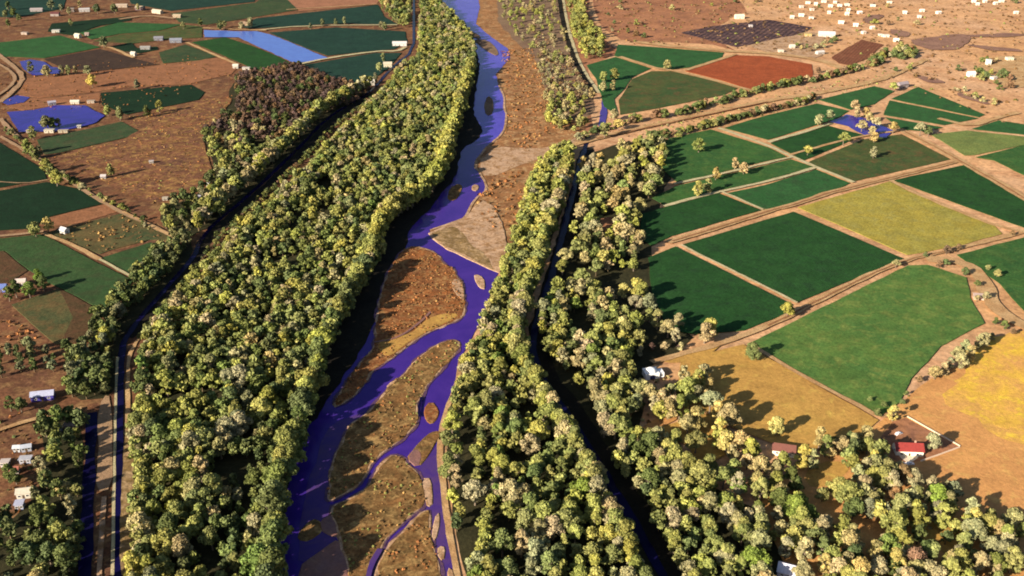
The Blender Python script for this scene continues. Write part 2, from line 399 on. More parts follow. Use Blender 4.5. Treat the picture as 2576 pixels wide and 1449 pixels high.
# bars
I1 = [(1041, 620), (1081, 630), (1104, 643), (1111, 660), (1144, 680), (1151, 696), (1164, 716), (1167, 750), (1172, 766), (1167, 790), (1157, 806), (1111, 823), (1061, 846), (1037, 863), (1011, 883),
      (971, 913), (934, 936), (920, 966), (874, 1012), (834, 1029), (857, 985), (897, 926), (937, 883), (944, 863), (945, 812), (952, 770), (968, 706), (990, 662), (1010, 632)]
I2 = [(1154, 860), (1157, 873), (1144, 893), (1121, 920), (1087, 960), (1071, 976), (1061, 1003), (1047, 1016), (1052, 1053), (1047, 1069), (1021, 1099), (987, 1126), (964, 1139), (944, 1159), (927, 1183),
      (917, 1206), (897, 1226), (857, 1249), (831, 1263), (824, 1253), (831, 1199), (841, 1146), (857, 1123), (874, 1079), (891, 1063), (927, 1039), (944, 1019), (964, 996), (983, 966), (1021, 943), (1031, 923), (1071, 886),
      (1104, 866), (1137, 856)]
I5 = [(987, 1146), (1014, 1153), (1027, 1173), (1057, 1196), (1071, 1249), (1067, 1273), (1037, 1296), (1011, 1319), (991, 1339), (971, 1359), (957, 1386), (934, 1426), (925, 1470), (900, 1600), (880, 1600), (877, 1449),
      (871, 1406), (857, 1379), (854, 1353), (847, 1326), (834, 1293), (841, 1273), (864, 1266), (897, 1246), (931, 1223), (941, 1199), (957, 1173), (974, 1153)]
I6 = [(1067, 1286), (1081, 1286), (1081, 1319), (1087, 1366), (1104, 1416), (1112, 1470), (1130, 1600), (940, 1600), (944, 1449), (957, 1413), (974, 1379), (1011, 1343), (1044, 1306)]
I3 = [(1084, 1009), (1104, 1033), (1101, 1053), (1086, 1069), (1074, 1059), (1066, 1033)]
I4 = [(1094, 1086), (1111, 1089), (1101, 1106), (1077, 1146), (1051, 1179), (1024, 1156), (1044, 1129), (1074, 1096)]
I7 = [(787, 1306), (807, 1316), (811, 1336), (777, 1363), (751, 1359), (757, 1336)]
# the shallows
sheet('shallow_water', C(1, 2, [(760, 240), (900, 150), (720, 300), (640, 470), (580, 560), (540, 720), (530, 900), (590, 920), (570, 1000), (620, 1180), (560, 1260), (320, 1390), (320, 1180), (330, 1020), (370, 880), (400, 720), (470, 560), (500, 400), (580, 300)]),
      'river_shallow', 0.28, smooth=1, amp=1.2, sc=.1)
sheet('shallow_water', [(1027, 1173), (1052, 1180), (1080, 1146), (1105, 1110), (1108, 1200), (1118, 1283), (1131, 1366), (1150, 1470), (1170, 1600), (1120, 1600), (1100, 1470), (1080, 1370), (1070, 1280), (1072, 1240)],
      'river_shallow', 0.27, smooth=1, amp=.8, sc=.1)
for poly in (I1, I2, I5, I6):
    W = chaikin(G(poly), 1); n = len(W)
    area = sum(W[i][0] * W[(i + 1) % n][1] - W[(i + 1) % n][0] * W[i][1] for i in range(n)); sg = 1 if area > 0 else -1
    outw = []
    for i in range(n):
        a, b = W[i - 2], W[(i + 2) % n]
        tx, ty = b[0] - a[0], b[1] - a[1]; l = math.hypot(tx, ty) or 1
        outw.append((W[i][0] + sg * ty / l * 1.3, W[i][1] - sg * tx / l * 1.3))
    sheet('mudflat', outw, 'wet_margin', .38, amp=1.5, sc=.11, step=2, world=True)
for poly, core in ((I1, 'bar_red'), (I2, 'bar'), (I5, 'bar'), (I6, 'bar')):
    sheet('sandbar', poly, 'sand', 0.55, .4, smooth=1, amp=1.1, sc=.10, slope=.8, step=2)
    cx = sum(p[0] for p in poly) / len(poly); cy = sum(p[1] for p in poly) / len(poly)
    ins = []
    W = chaikin(G(poly), 1); n = len(W)
    area = sum(W[i][0] * W[(i + 1) % n][1] - W[(i + 1) % n][0] * W[i][1] for i in range(n)); sg = 1 if area > 0 else -1
    for i in range(n):
        a, b = W[i - 2], W[(i + 2) % n]
        tx, ty = b[0] - a[0], b[1] - a[1]; l = math.hypot(tx, ty) or 1
        ins.append((W[i][0] - sg * ty / l * .7, W[i][1] + sg * tx / l * .7))
    sheet('sandbar', ins, core, 0.66, .2, amp=1.25, sc=.13, slope=.5, step=2, world=True)
sheet('sandbar', I3, 'bar_red', 0.5, .3, smooth=1, amp=.5, sc=.12, slope=.5)
sheet('sandbar', I4, 'bar', 0.5, .3, smooth=1, amp=.5, sc=.12, slope=.5)
sheet('sandbar', [(1024, 1156), (1044, 1129), (1062, 1146), (1051, 1179)], 'mud', 0.58, .3, smooth=1, amp=.3, slope=.5)
sheet('sandbar', I7, 'bar', 0.5, .3, smooth=1, amp=.5, sc=.12, slope=.5)
sheet('mudflat', C(1, 2, [(490, 1040), (575, 985), (605, 1080), (620, 1160), (560, 1150), (500, 1110)]), 'mud', 0.5, .2, smooth=1, amp=.5, slope=.5)
sheet('mudflat', C(1, 2, [(320, 1390), (430, 1310), (550, 1230), (625, 1180), (660, 1300), (700, 1449), (720, 1800), (320, 1800)]), 'mud', 0.5, .2, smooth=1, amp=.5, slope=.5)
for q in ([(1064, 1206), (1084, 1206), (1089, 1266), (1077, 1279), (1069, 1253)], [(1101, 1286), (1107, 1313), (1094, 1366), (1086, 1346)], [(1104, 1376), (1121, 1379), (1117, 1416), (1101, 1396)],
          [(1126, 1430), (1140, 1440), (1150, 1490), (1132, 1480)]):
    sheet('sandbar', q, 'sand', 0.5, .3, smooth=1, amp=.4, sc=.12, slope=.5)
sheet('sandbar', C(1, 1, [(1560, 700), (1500, 650), (1470, 720), (1560, 830), (1575, 800)]), 'sand', 0.75, .2, smooth=2, amp=.6, slope=.5)
sheet('sandbar', C(1, 1, [(900, 1140), (1100, 1100), (1200, 1060), (1340, 930), (1560, 920), (1400, 1010), (1250, 1075), (1130, 1150), (980, 1270)]), 'tan_grass', 0.76, .2, smooth=2, amp=.8, slope=.5)
strip('mudflat', C(1, 1, [(890, 1145), (1020, 1125), (1130, 1080), (1230, 1000), (1320, 915)]), 1.6, 'mud', 1.0, amp=.5)
sheet('sandbar', C(1, 1, [(1650, 620), (1720, 650), (1730, 740), (1690, 730), (1655, 670)]), 'sand', 0.5, .3, smooth=1, amp=.3, slope=.4)
sheet('sandbar', C(1, 1, [(1450, 20), (1520, 0), (1540, 20), (1500, 70), (1450, 65)]), 'bar', 0.5, .3, smooth=1, amp=.3, slope=.4)
sheet('sandbar', C(1, 0, [(1470, 1420), (1530, 1390), (1560, 1410), (1530, 1480), (1470, 1510), (1450, 1470)]), 'bar', 0.5, .3, smooth=1, amp=.4, slope=.4)
sheet('sandbar', C(1, 0, [(1750, 720), (1790, 760), (1790, 860), (1740, 880), (1720, 800)]), 'flood_gray', 0.5, .3, smooth=1, amp=.4, slope=.4)
sheet('sandbar', C(1, 0, [(1640, 300), (1740, 300), (1820, 370), (1830, 430), (1760, 400), (1680, 340)]), 'flood_gray', 0.55, .3, smooth=1, amp=.6, slope=.4)
sheet('sandbar', C(1, 0, [(1590, 230), (1680, 260), (1700, 300), (1620, 280)]), 'flood_gray', 0.55, .3, smooth=1, amp=.6, slope=.4)
sheet('sandbar', [(1190, 465), (1205, 468), (1200, 482), (1186, 480)], 'sand', 0.5, .3, smooth=1, amp=.3, slope=.4)

# creeks crossing the bars
strip('creek', [(957, 1386), (934, 1426), (925, 1470), (905, 1600)], 2.4, 'river_shallow', 0.9, amp=.4)
strip('creek', C(1, 2, [(1250, 110), (1230, 200), (1235, 260)]), 1.8, 'canal', 0.9, amp=.3)

# canals ----------------------------------------------------------
CANAL_R = [(1480, 345), (1470, 375), (1450, 450), (1430, 530), (1404, 640), (1374, 740), (1344, 830), (1338, 890), (1362, 950), (1400, 1010), (1456, 1090), (1520, 1190), (1580, 1290), (1635, 1390), (1690, 1490), (1740, 1600)]
CANAL_L = [(292, 1600), (296, 1449), (301, 1200), (303, 966), (306, 880), (322, 840), (400, 745), (488, 650), (503, 605), (540, 562), (600, 515), (672, 450), (750, 375), (820, 300), (880, 262), (935, 230), (985, 170), (1041, 128), (1041, 60), (1041, -110)]
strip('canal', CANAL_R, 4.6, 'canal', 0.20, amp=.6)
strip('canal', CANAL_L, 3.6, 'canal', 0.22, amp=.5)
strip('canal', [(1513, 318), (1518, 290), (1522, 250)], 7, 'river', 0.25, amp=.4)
strip('canal', [(1500, 235), (1455, 175), (1430, 110), (1415, 50), (1405, -20), (1398, -110)], 7, 'shade_and_channel', 0.2, amp=.5)
strip('embankment', [(1508, 235), (1466, 175), (1440, 110), (1425, 50), (1414, -20), (1408, -110)], 4, 'grey_path', 0.2, amp=.5)
strip('embankment', [(335, 1449), (325, 1200), (322, 1000), (322, 900), (350, 850), (420, 762), (500, 672)], 3.4, 'path', 0.23, amp=.6, w2=1.4)
strip('embankment', [(283, 1449), (288, 1200), (292, 966), (296, 900)], 1.4, 'grey_path', 0.23, amp=.3)
strip('canal', [(212, 1600), (214, 1449), (222, 1250), (230, 1100), (232, 1040)], 5.5, 'canal', 0.24, amp=.4)
sheet('embankment', C(0, 2, [(780, 90), (840, 100), (850, 450), (850, 800), (720, 820), (740, 560), (745, 470), (730, 300)]), 'track_left', 0.2, smooth=1, amp=.5)
strip('embankment', [(248, 1600), (250, 1449), (255, 1350), (262, 1250)], 2.2, 'sand', 0.2, amp=.5)
sheet('embankment', C(0, 2, [(950, 230), (1030, 250), (1030, 700), (1000, 900), (1000, 1449), (900, 1449), (910, 900), (930, 600)]), 'bar_tan', 0.26, smooth=1, amp=.8)

# fields ----------------------------------------------------------
def field(mat, poly, z=0.30, name='crop_field', label=None, cat='field', amp=.7):
    if label is None: cat = None
    return sheet(name, poly, mat, z, .22, amp=amp, sc=.04, label=label, cat=cat, slope=.15)

field('deep_crop', [(-40, 345), (0, 360), (110, 428), (117, 452), (0, 473), (-60, 478)])
field('deep_crop', [(-60, 490), (0, 481), (118, 459), (215, 480), (262, 513), (110, 550), (85, 576), (0, 580), (-90, 585)])
field('orange_soil', C(0, 1, [(330, 205), (800, 95), (930, 140), (620, 232), (410, 255)]), .16, 'fallow_field')
field('weedy_brown_crop', [(207, 563), (307, 538), (440, 594), (440, 606), (377, 604), (280, 630), (253, 640), (112, 586)], .16, 'fallow_field')
field('grass_left', [(256, 650), (377, 612), (438, 617), (431, 634), (360, 683), (347, 702)])
field('grass_left', [(-70, 600), (7, 601), (103, 590), (250, 665), (338, 707), (262, 783), (160, 730), (123, 713), (73, 680), (13, 632), (-60, 640)])
field('brown_soil', [(-70, 640), (5, 630), (70, 682), (20, 712), (-70, 720)], .2, 'ploughed_field')
field('weedy_brown_crop', [(30, 768), (147, 728), (200, 756), (225, 800), (200, 858), (140, 868), (118, 850)], .2, 'ploughed_field')
field('brown_soil', [(147, 726), (253, 783), (237, 843), (200, 862), (150, 868), (185, 800)], .24, 'ploughed_field')
field('mid_green_crop', [(-60, 112), (7, 107), (150, 90), (253, 120), (113, 147), (20, 143), (-60, 150)])
field('dark_soil', [(110, 150), (253, 124), (333, 147), (400, 163), (233, 180), (160, 173)], name='ploughed_field')
field('orange_soil', [(67, 197), (233, 183), (417, 163), (567, 143), (600, 167), (583, 187), (480, 211), (333, 218), (253, 230), (100, 247), (43, 240)], .2, 'ploughed_field')
field('orange_soil', [(43, 244), (100, 250), (253, 235), (250, 262), (140, 266), (60, 278), (20, 270)], .18, 'ploughed_field')
field('deep_crop', [(255, 235), (480, 214), (515, 233), (500, 252), (320, 289), (258, 266)])
field('dull_green_crop', [(93, 353), (307, 307), (360, 337), (160, 383), (113, 390)])
field('mid_green_crop', [(200, 83), (300, 57), (460, 62), (400, 78), (300, 86), (230, 100)])
field('mixed_olive_crop', [(235, 104), (300, 88), (400, 80), (465, 63), (510, 68), (507, 95), (430, 99), (333, 110)])
field('dull_green_crop', [(430, 35), (644, 7), (690, -30), (750, 25), (644, 43), (520, 63), (450, 56)])
field('teal_crop', [(-60, -60), (180, -60), (160, 22), (40, 45), (-60, 40)])
field('teal_crop', [(300, -70), (640, -70), (640, 5), (430, 28), (330, 10)])
field('teal_crop', [(644, 47), (951, 13), (967, 43), (1000, 62), (844, 60), (644, 72), (600, 70)])
field('teal_crop', [(677, 83), (844, 70), (1020, 80), (1024, 107), (991, 125), (944, 128), (824, 141), (784, 127)])
field('teal_crop', [(765, 164), (944, 134), (1010, 134), (977, 173), (937, 200), (911, 217), (844, 197), (784, 173)])
field('dark_green_crop', [(483, 107), (567, 95), (644, 120), (694, 141), (734, 161), (684, 167), (644, 177), (607, 160)])
field('dull_green_crop', [(400, 133), (467, 113), (547, 143), (500, 153), (410, 160)])
field('deep_crop', [(130, 60), (330, 42), (330, 52), (250, 66), (180, 90), (120, 80)])
field('pink_soil', [(660, -110), (960, -110), (956, 0), (946, 12), (755, 28), (695, -10)], .2, 'ploughed_field')
field('deep_crop', [(275, 118), (330, 108), (345, 122), (395, 118), (398, 126), (350, 135), (300, 128)])

field('mid_green_crop', [(1555, 113), (1655, 120), (1821, 133), (1815, 147), (1738, 170), (1688, 176), (1638, 169), (1605, 159), (1545, 141)])
field('mid_green_crop', [(1475, 165), (1548, 144), (1605, 162), (1638, 173), (1590, 195), (1570, 225), (1545, 250), (1555, 292), (1520, 270), (1500, 200)], .27)
field('mixed_olive_crop', [(1638, 180), (1688, 180), (1788, 203), (1855, 223), (1821, 240), (1655, 273), (1560, 290), (1557, 253), (1590, 200)])
field('red_soil', [(1725, 180), (1855, 140), (1932, 143), (2042, 163), (2045, 193), (1932, 220), (1893, 228), (1815, 203)], name='ploughed_field')
field('purple_soil', [(1715, 83), (1788, 67), (1932, 50), (2045, 70), (1990, 95), (1910, 107), (1855, 120), (1788, 103)], .2, 'ploughed_field', amp=3)
field('rust_soil', [(2092, 145), (2165, 100), (2222, 113), (2179, 150), (2139, 165), (2110, 160)], .2, 'ploughed_field', amp=2)
field('green_crop', [(1681, 350), (1788, 327), (1932, 372), (1978, 395), (1932, 405), (1705, 461), (1671, 430), (1655, 393)])
field('mid_green_crop', [(1821, 323), (1932, 290), (2055, 262), (2137, 280), (2115, 293), (2088, 306), (2055, 315), (1932, 353)])
field('dark_green_crop', [(1939, 362), (2085, 318), (2172, 341), (2079, 381), (2022, 405)])
field('mixed_olive_crop', [(2045, 404), (2172, 352), (2269, 339), (2391, 402), (2145, 458), (2031, 411)])
field('green_crop', [(1701, 469), (1932, 416), (1989, 402), (2043, 421), (1932, 454), (1808, 480), (1671, 517), (1640, 500)])
field('mid_green_crop', [(1932, 465), (2052, 428), (2139, 462), (2099, 481), (1932, 529), (1825, 489)])
field('dark_green_crop', [(1665, 525), (1808, 488), (1914, 530), (1688, 595), (1640, 620), (1610, 600), (1615, 540)])
field('dark_green_crop', [(1716, 617), (1996, 534), (2272, 652), (2007, 762)])
field('dark_green_crop', [(1630, 650), (1700, 622), (1993, 768), (1985, 788), (1870, 833), (1750, 842), (1680, 830), (1640, 740)])
field('yellow_crop', [(2007, 523), (2238, 458), (2289, 485), (2500, 568), (2520, 590), (2400, 622), (2282, 643)])
field('dark_green_crop', [(2247, 455), (2428, 416), (2549, 489), (2700, 560), (2700, 620), (2549, 565)])
field('mid_green_crop', [(2242, 250), (2309, 220), (2479, 290), (2462, 296)])
field('mid_green_crop', [(2238, 254), (2460, 299), (2375, 316), (2222, 290)])
field('mid_green_crop', [(2059, 252), (2199, 218), (2250, 230), (2199, 263), (2139, 277)])
field('mid_green_crop', [(2225, 296), (2372, 322), (2330, 332), (2268, 326)])
field('lime_crop', [(2342, 340), (2432, 330), (2640, 352), (2452, 391), (2425, 392)])
field('green_crop', [(2454, 397), (2660, 345), (2750, 470), (2640, 470), (2570, 440), (2500, 405)])
field('mid_green_crop', [(2445, 326), (2512, 304), (2640, 325), (2640, 347)])
field('leaf_green_crop', [(1885, 864), (1932, 843), (2282, 670), (2332, 668), (2432, 700), (2440, 750), (2475, 815), (2365, 872), (2332, 912), (2290, 955), (2262, 1015), (2215, 1048), (2055, 964), (1895, 876)])
field('green_crop', [(2407, 643), (2700, 566), (2750, 800), (2580, 790), (2515, 716)])
field('tan_grass', [(1715, 906), (1870, 868), (2045, 966), (2212, 1060), (2160, 1110), (2000, 1140), (1850, 1080), (1700, 1010)], .2, 'fallow_field')
sheet('grassland', [(2212, 1062), (2262, 1018), (2330, 962), (2470, 890), (2800, 760), (2900, 1600), (2080, 1600), (1900, 1290), (1980, 1180), (2150, 1110)], 'orange_grass', .15, amp=1.5)
sheet('stubble_field', C(3, 1, [(1390, 1449), (1520, 1240), (1690, 1110), (1920, 1050), (2150, 990)]) + C(3, 2, [(2150, 470), (1900, 430), (1720, 400), (1560, 270), (1400, 180), (1330, 60)]), 'stubble_edge', .20, smooth=1, amp=9, sc=.05)
field('yellow', C(3, 1, [(1460, 1449), (1560, 1250), (1700, 1130), (1920, 1060), (2100, 1000)]) + C(3, 2, [(2100, 360), (1900, 330), (1760, 300), (1640, 200), (1400, 30)]), .22, 'stubble_field', amp=7)
field('yellow', C(3, 2, [(1650, 220), (1760, 240), (1850, 310), (1780, 345), (1680, 290)]), .24, 'stubble_field', amp=4)
sheet('yard', C(3, 2, [(840, 420), (940, 290), (1040, 260), (1440, 480), (1140, 590), (1000, 610), (860, 520)]), 'red_land', .2, amp=.6)
sheet('yard', C(3, 2, [(950, 480), (1150, 490), (1140, 560), (1060, 610), (990, 560)]), 'yard', .26, smooth=1, amp=.4)
sheet('clearing', C(2, 2, [(900, 400), (1330, 260), (1500, 200), (1640, 330), (1700, 500), (1500, 600), (1400, 640), (1300, 420)]), 'tan_grass', .16, smooth=1, amp=1)
sheet('clearing', C(2, 2, [(900, 400), (1100, 250), (1330, 130), (1460, 100), (1300, 240), (1000, 390)]), 'orange_grass', .17, smooth=1, amp=1)
sheet('clearing', C(3, 2, [(300, 640), (480, 580), (640, 620), (500, 760), (330, 800), (270, 720)]), 'tan_grass', .2, smooth=1, amp=1)
sheet('clearing', C(3, 2, [(1180, 1000), (1300, 930), (1420, 1040), (1480, 1180), (1350, 1310), (1240, 1230), (1130, 1160)]), 'tan_grass', .2, smooth=1, amp=1)
sheet('clearing', C(2, 1, [(600, 260), (700, 190), (800, 210), (820, 290), (720, 310)]), 'red_land', .16, smooth=1, amp=1)
sheet('clearing', C(2, 1, [(1120, 1250), (1430, 1210), (1620, 1130), (1480, 1240), (1300, 1290), (1150, 1300)]), 'tan_grass', .22, smooth=1, amp=.6)

sheet('yard', [(1880, 118), (1935, 100), (1985, 92), (2040, 80), (2080, 92), (2060, 112), (2075, 138), (2040, 150), (1985, 138), (1930, 134)], 'sand', .10, smooth=1, amp=4, sc=.03)
sheet('yard', [(2440, 178), (2480, 150), (2530, 140), (2600, 145), (2600, 215), (2550, 225), (2500, 210)], 'path', .12, smooth=1, amp=4, sc=.03)
# scrubby fallow left
SCRUB = [(133, 392), (360, 342), (320, 295), (520, 249), (590, 240), (560, 290), (508, 335), (520, 390), (540, 450), (480, 490), (420, 520), (340, 500), (230, 440), (150, 410)]
sheet('scrubland', SCRUB, ground_mat('rusty_scrub', (0.255, 0.108, 0.052), (0.165, 0.076, 0.050), 30, (0.40, 0.23, 0.075), 7, 2.2, .9, .75, c3lo=.47, c3hi=.66), .14, smooth=1, amp=2)

# ponds -----------------------------------------------------------
for nm, mt, q in (('pond', 'pond_dark', C(0, 0, [(60, 850), (250, 835), (420, 800), (640, 800), (790, 880), (700, 940), (600, 965), (420, 1000), (300, 1000), (140, 1000)])),
                  ('pond', 'pond_dark', C(0, 0, [(150, 470), (230, 455), (330, 470), (400, 510), (470, 520), (460, 560), (360, 565), (250, 575), (180, 530)])),
                  ('pond', 'pond_dark', C(0, 0, [(10, 770), (120, 725), (230, 740), (180, 780), (60, 800)])),
                  ('pond', 'pond_light', [(513, 77), (600, 80), (644, 80), (677, 87), (777, 127), (824, 147), (790, 156), (737, 159), (694, 139), (644, 117), (600, 95), (513, 95)]),
                  ('pond', 'pond_dark', C(3, 0, [(470, 925), (590, 870), (740, 900), (830, 940), (945, 990), (890, 1045), (720, 1025), (600, 960)]))):
    sheet(nm, q, mt, .36, amp=1.6, sc=.06)

# tracks ----------------------------------------------------------
for ln, w, mt in (
    ([(1420, 372), (1480, 355), (1560, 336), (1640, 318), (1760, 292), (1932, 254), (2049, 238), (2150, 218), (2240, 195), (2330, 150)], 9, 'path'),
    ([(1678, 612), (1800, 577), (1932, 533), (2020, 510), (2099, 483), (2250, 447), (2405, 408)], 6.5, 'path'),
    ([(2262, 327), (2340, 365), (2420, 410), (2500, 455), (2600, 515), (2720, 590)], 9, 'path'),
    ([(1640, 915), (1720, 892), (1790, 875), (1860, 850), (1932, 823), (2030, 772), (2150, 712), (2270, 658), (2400, 630), (2500, 605), (2640, 570)], 5.0, 'path'),
    ([(2240, 455), (2289, 483), (2400, 530), (2510, 573), (2600, 590)], 4.5, 'path'),
    ([(1806, 324), (1932, 368), (1985, 393), (2030, 413), (2090, 438), (2147, 461)], 4.5, 'grey_path'),
    ([(1985, 392), (2100, 360), (2180, 342), (2270, 330)], 3.5, 'path'),
    ([(1932, 360), (2030, 332), (2090, 312)], 4.5, 'grey_path'),
    ([(1695, 465), (1815, 440), (1932, 411), (1990, 398)], 3.5, 'grey_path'),
    ([(1668, 521), (1808, 485), (1932, 459), (2049, 424)], 4.0, 'grey_path'),
    ([(1816, 485), (1870, 508), (1920, 530)], 2.6, 'grey_path'),
    ([(1712, 619), (1800, 663), (1900, 712), (2005, 765)], 2.2, 'grey_path'),
    ([(1560, 144), (1640, 171), (1690, 179), (1790, 202), (1860, 222), (1920, 235)], 6, 'path'),
    ([(1725, 178), (1790, 158), (1850, 138)], 6, 'path'),
    ([(1880, 866), (1970, 920), (2050, 966), (2140, 1014), (2215, 1055), (2250, 1040)], 3.0, 'path'),
    ([(2330, 655), (2420, 660), (2470, 700), (2490, 760), (2530, 800), (2590, 830)], 11, 'path'),
    ([(2360, 300), (2440, 320), (2500, 300), (2560, 285)], 7, 'path'),
    ([(1600, 107), (1680, 117), (1760, 124), (1860, 132), (1960, 137), (2060, 152), (2120, 175)], 12, 'path'),
    ([(0, 345), (60, 378), (115, 415), (190, 468), (240, 500), (320, 545), (380, 570), (440, 600)], 4.0, 'track_left'),
    ([(110, 590), (170, 612), (250, 655)], 4.0, 'path'),
    ([(250, 655), (300, 682), (345, 706)], 2.2, 'grey_path'),
    ([(-50, 600), (30, 595), (110, 585)], 4, 'track_left'),
    ([(310, 535), (360, 560), (410, 585), (445, 605)], 2.6, 'path'),
    ([(-40, 1100), (30, 1075), (120, 1050), (205, 1030)], 3, 'path'),
    ([(250, 115), (290, 125), (335, 147)], 5, 'path'),
    ([(470, 108), (540, 140), (600, 165)], 5, 'path'),
    ([(644, 78), (760, 66), (1000, 64)], 5, 'grey_path'),
    ([(755, 163), (824, 148), (950, 130), (1000, 131), (1020, 120)], 6, 'grey_path'),
    ([(510, 72), (600, 76), (670, 78)], 5, 'path'),
    ([(-10, 135), (30, 165), (62, 195), (40, 225), (0, 260)], 6, 'track_left'),
    ([(-10, 160), (20, 175), (42, 198), (25, 222), (-10, 245)], 4, 'track_left'),
    ([(0, 300), (25, 330), (50, 352)], 5, 'track_left'),
    ([(300, 50), (370, 40), (440, 48)], 8, 'track_left'),
    ([(0, 460), (60, 465), (120, 455)], 1.8, 'track_left'),
    ([(720, 26), (850, 18), (950, 12)], 4, 'path'),
):
    strip('dirt_track', ln, w, mt, .56, amp=.7)
for ln, w in (([(1690, 610), (1800, 578), (1932, 534), (2020, 511), (2099, 484), (2250, 448), (2400, 410)], 1.6), ([(2275, 334), (2340, 366), (2420, 411), (2500, 456), (2600, 516)], 1.8),
              ([(1932, 824), (2030, 773), (2150, 713), (2270, 659), (2400, 631)], 1.2), ([(1500, 352), (1640, 321), (1760, 295), (1932, 258)], 2.5)):
    strip('wheel_rut', ln, w, 'rut', .72, amp=.7)

# bund stripes & paler streaks in the far right lands
for q in ([(2280, 100), (2340, 96), (2400, 85), (2450, 92), (2420, 125), (2350, 128), (2310, 118)], [(2400, 92), (2480, 86), (2575, 84), (2575, 92), (2480, 96)], [(2420, 112), (2500, 118), (2570, 126), (2570, 132), (2480, 128)],
          [(2235, 72), (2290, 82), (2285, 96), (2240, 88)], [(2300, 190), (2360, 198), (2375, 210), (2330, 212)], [(2400, 230), (2480, 255), (2490, 268), (2420, 250)], [(2170, 40), (2225, 36), (2215, 50), (2175, 64)]):
    sheet('burnt_ground', q, 'dark_scrub', .14, smooth=2, amp=4)

# ================================================================== TREES
def crown_arrays(seed, H, R, lobes, quads, qs, low=0.32, flat=1.0, openness=0.0):
    """leaf-clump quads set over many overlapping boughs; returns verts (N,4,3) and a leaf shade per quad"""
    r = np.random.default_rng(seed)
    cz0, cz1 = H * low, H * 0.97
    cen, rad = [], []
    for i in range(lobes):
        a = r.uniform(0, 2 * math.pi); u = math.sqrt(r.uniform(0.02, 1))
        f = r.uniform(0, 1)
        prof = math.sin(math.pi * (0.18 + 0.74 * f)) ** 0.7
        lr = R * r.uniform(0.16, 0.36)
        rr = max(0.0, R * prof * u - lr * .35)
        z = cz0 + lr * .6 + (cz1 - cz0 - lr * 1.5) * f
        cen.append((math.cos(a) * rr, math.sin(a) * rr, z)); rad.append(lr)
    cen.append((0, 0, H - R * .45)); rad.append(R * .45)
    cen, rad = np.array(cen), np.array(rad)
    shade = r.uniform(0.78, 1.2, len(rad))
    k = r.choice(len(rad), quads * 3, p=rad ** 2 / (rad ** 2).sum())
    d = r.normal(size=(quads * 3, 3)); d /= np.linalg.norm(d, axis=1, keepdims=True)
    d[:, 2] = np.where(d[:, 2] < -0.45, -d[:, 2], d[:, 2])
    p = cen[k] + d * (rad[k] * r.uniform(0.70, 1.18, quads * 3))[:, None] * np.array([1, 1, 0.85 * flat])
    ins = np.zeros(len(p), bool)
    for c, q in zip(cen, rad):
        ins |= np.linalg.norm(p - c, axis=1) < q * 0.72
    keep = np.nonzero(~ins)[0][:quads]
    p, d, k = p[keep], d[keep], k[keep]
    n = d + r.normal(size=d.shape) * 0.6
    n /= np.linalg.norm(n, axis=1, keepdims=True)
    t = np.cross(n, r.normal(size=n.shape)); t /= np.linalg.norm(t, axis=1, keepdims=True)
    b = np.cross(n, t)
    s = qs * r.uniform(0.55, 1.25, len(p))
    V = np.empty((len(p), 4, 3))
    for j, (u, v) in enumerate(((-1, -1), (1, -1), (1, 1), (-1, 1))):
        ju = (u * r.uniform(.45, 1.1, len(p)) * s * .5)[:, None]; jv = (v * r.uniform(.45, 1.1, len(p)) * s * .5)[:, None]
        V[:, j] = p + t * ju + b * jv
    return V, shade[k] * r.uniform(.85, 1.15, len(p))

def trunk_arrays(seed, H, r0, n=7, limbs=4, reach=2.5):
    r = random.Random(seed)
    vs, fs = [], []
    def tube(path, rad):
        base = len(vs)
        for (p, q) in zip(path, rad):
            for i in range(n):
                a = 2 * math.pi * i / n
                vs.append((p[0] + math.cos(a) * q, p[1] + math.sin(a) * q, p[2]))
        for s in range(len(path) - 1):
            for i in range(n):
                j = (i + 1) % n
                fs.append((base + s * n + i, base + s * n + j, base + (s + 1) * n + j, base + (s + 1) * n + i))
    bx, by = r.uniform(-.5, .5), r.uniform(-.5, .5)
    tube([(0, 0, -.3), (0, 0, .4), (bx * .5, by * .5, H * .3), (bx, by, H * .62)], [r0 * 1.5, r0 * 1.1, r0 * .8, r0 * .35])
    for i in range(limbs):
        a = i * 2 * math.pi / limbs + r.uniform(-.5, .5); z0 = H * r.uniform(.28, .42)
        rr = reach * r.uniform(.7, 1.1)
        tube([(bx * .5, by * .5, z0), (math.cos(a) * rr * .5, math.sin(a) * rr * .5, z0 + H * .14), (math.cos(a) * rr, math.sin(a) * rr, z0 + H * .27)], [r0 * .5, r0 * .35, r0 * .15])
    return vs, fs

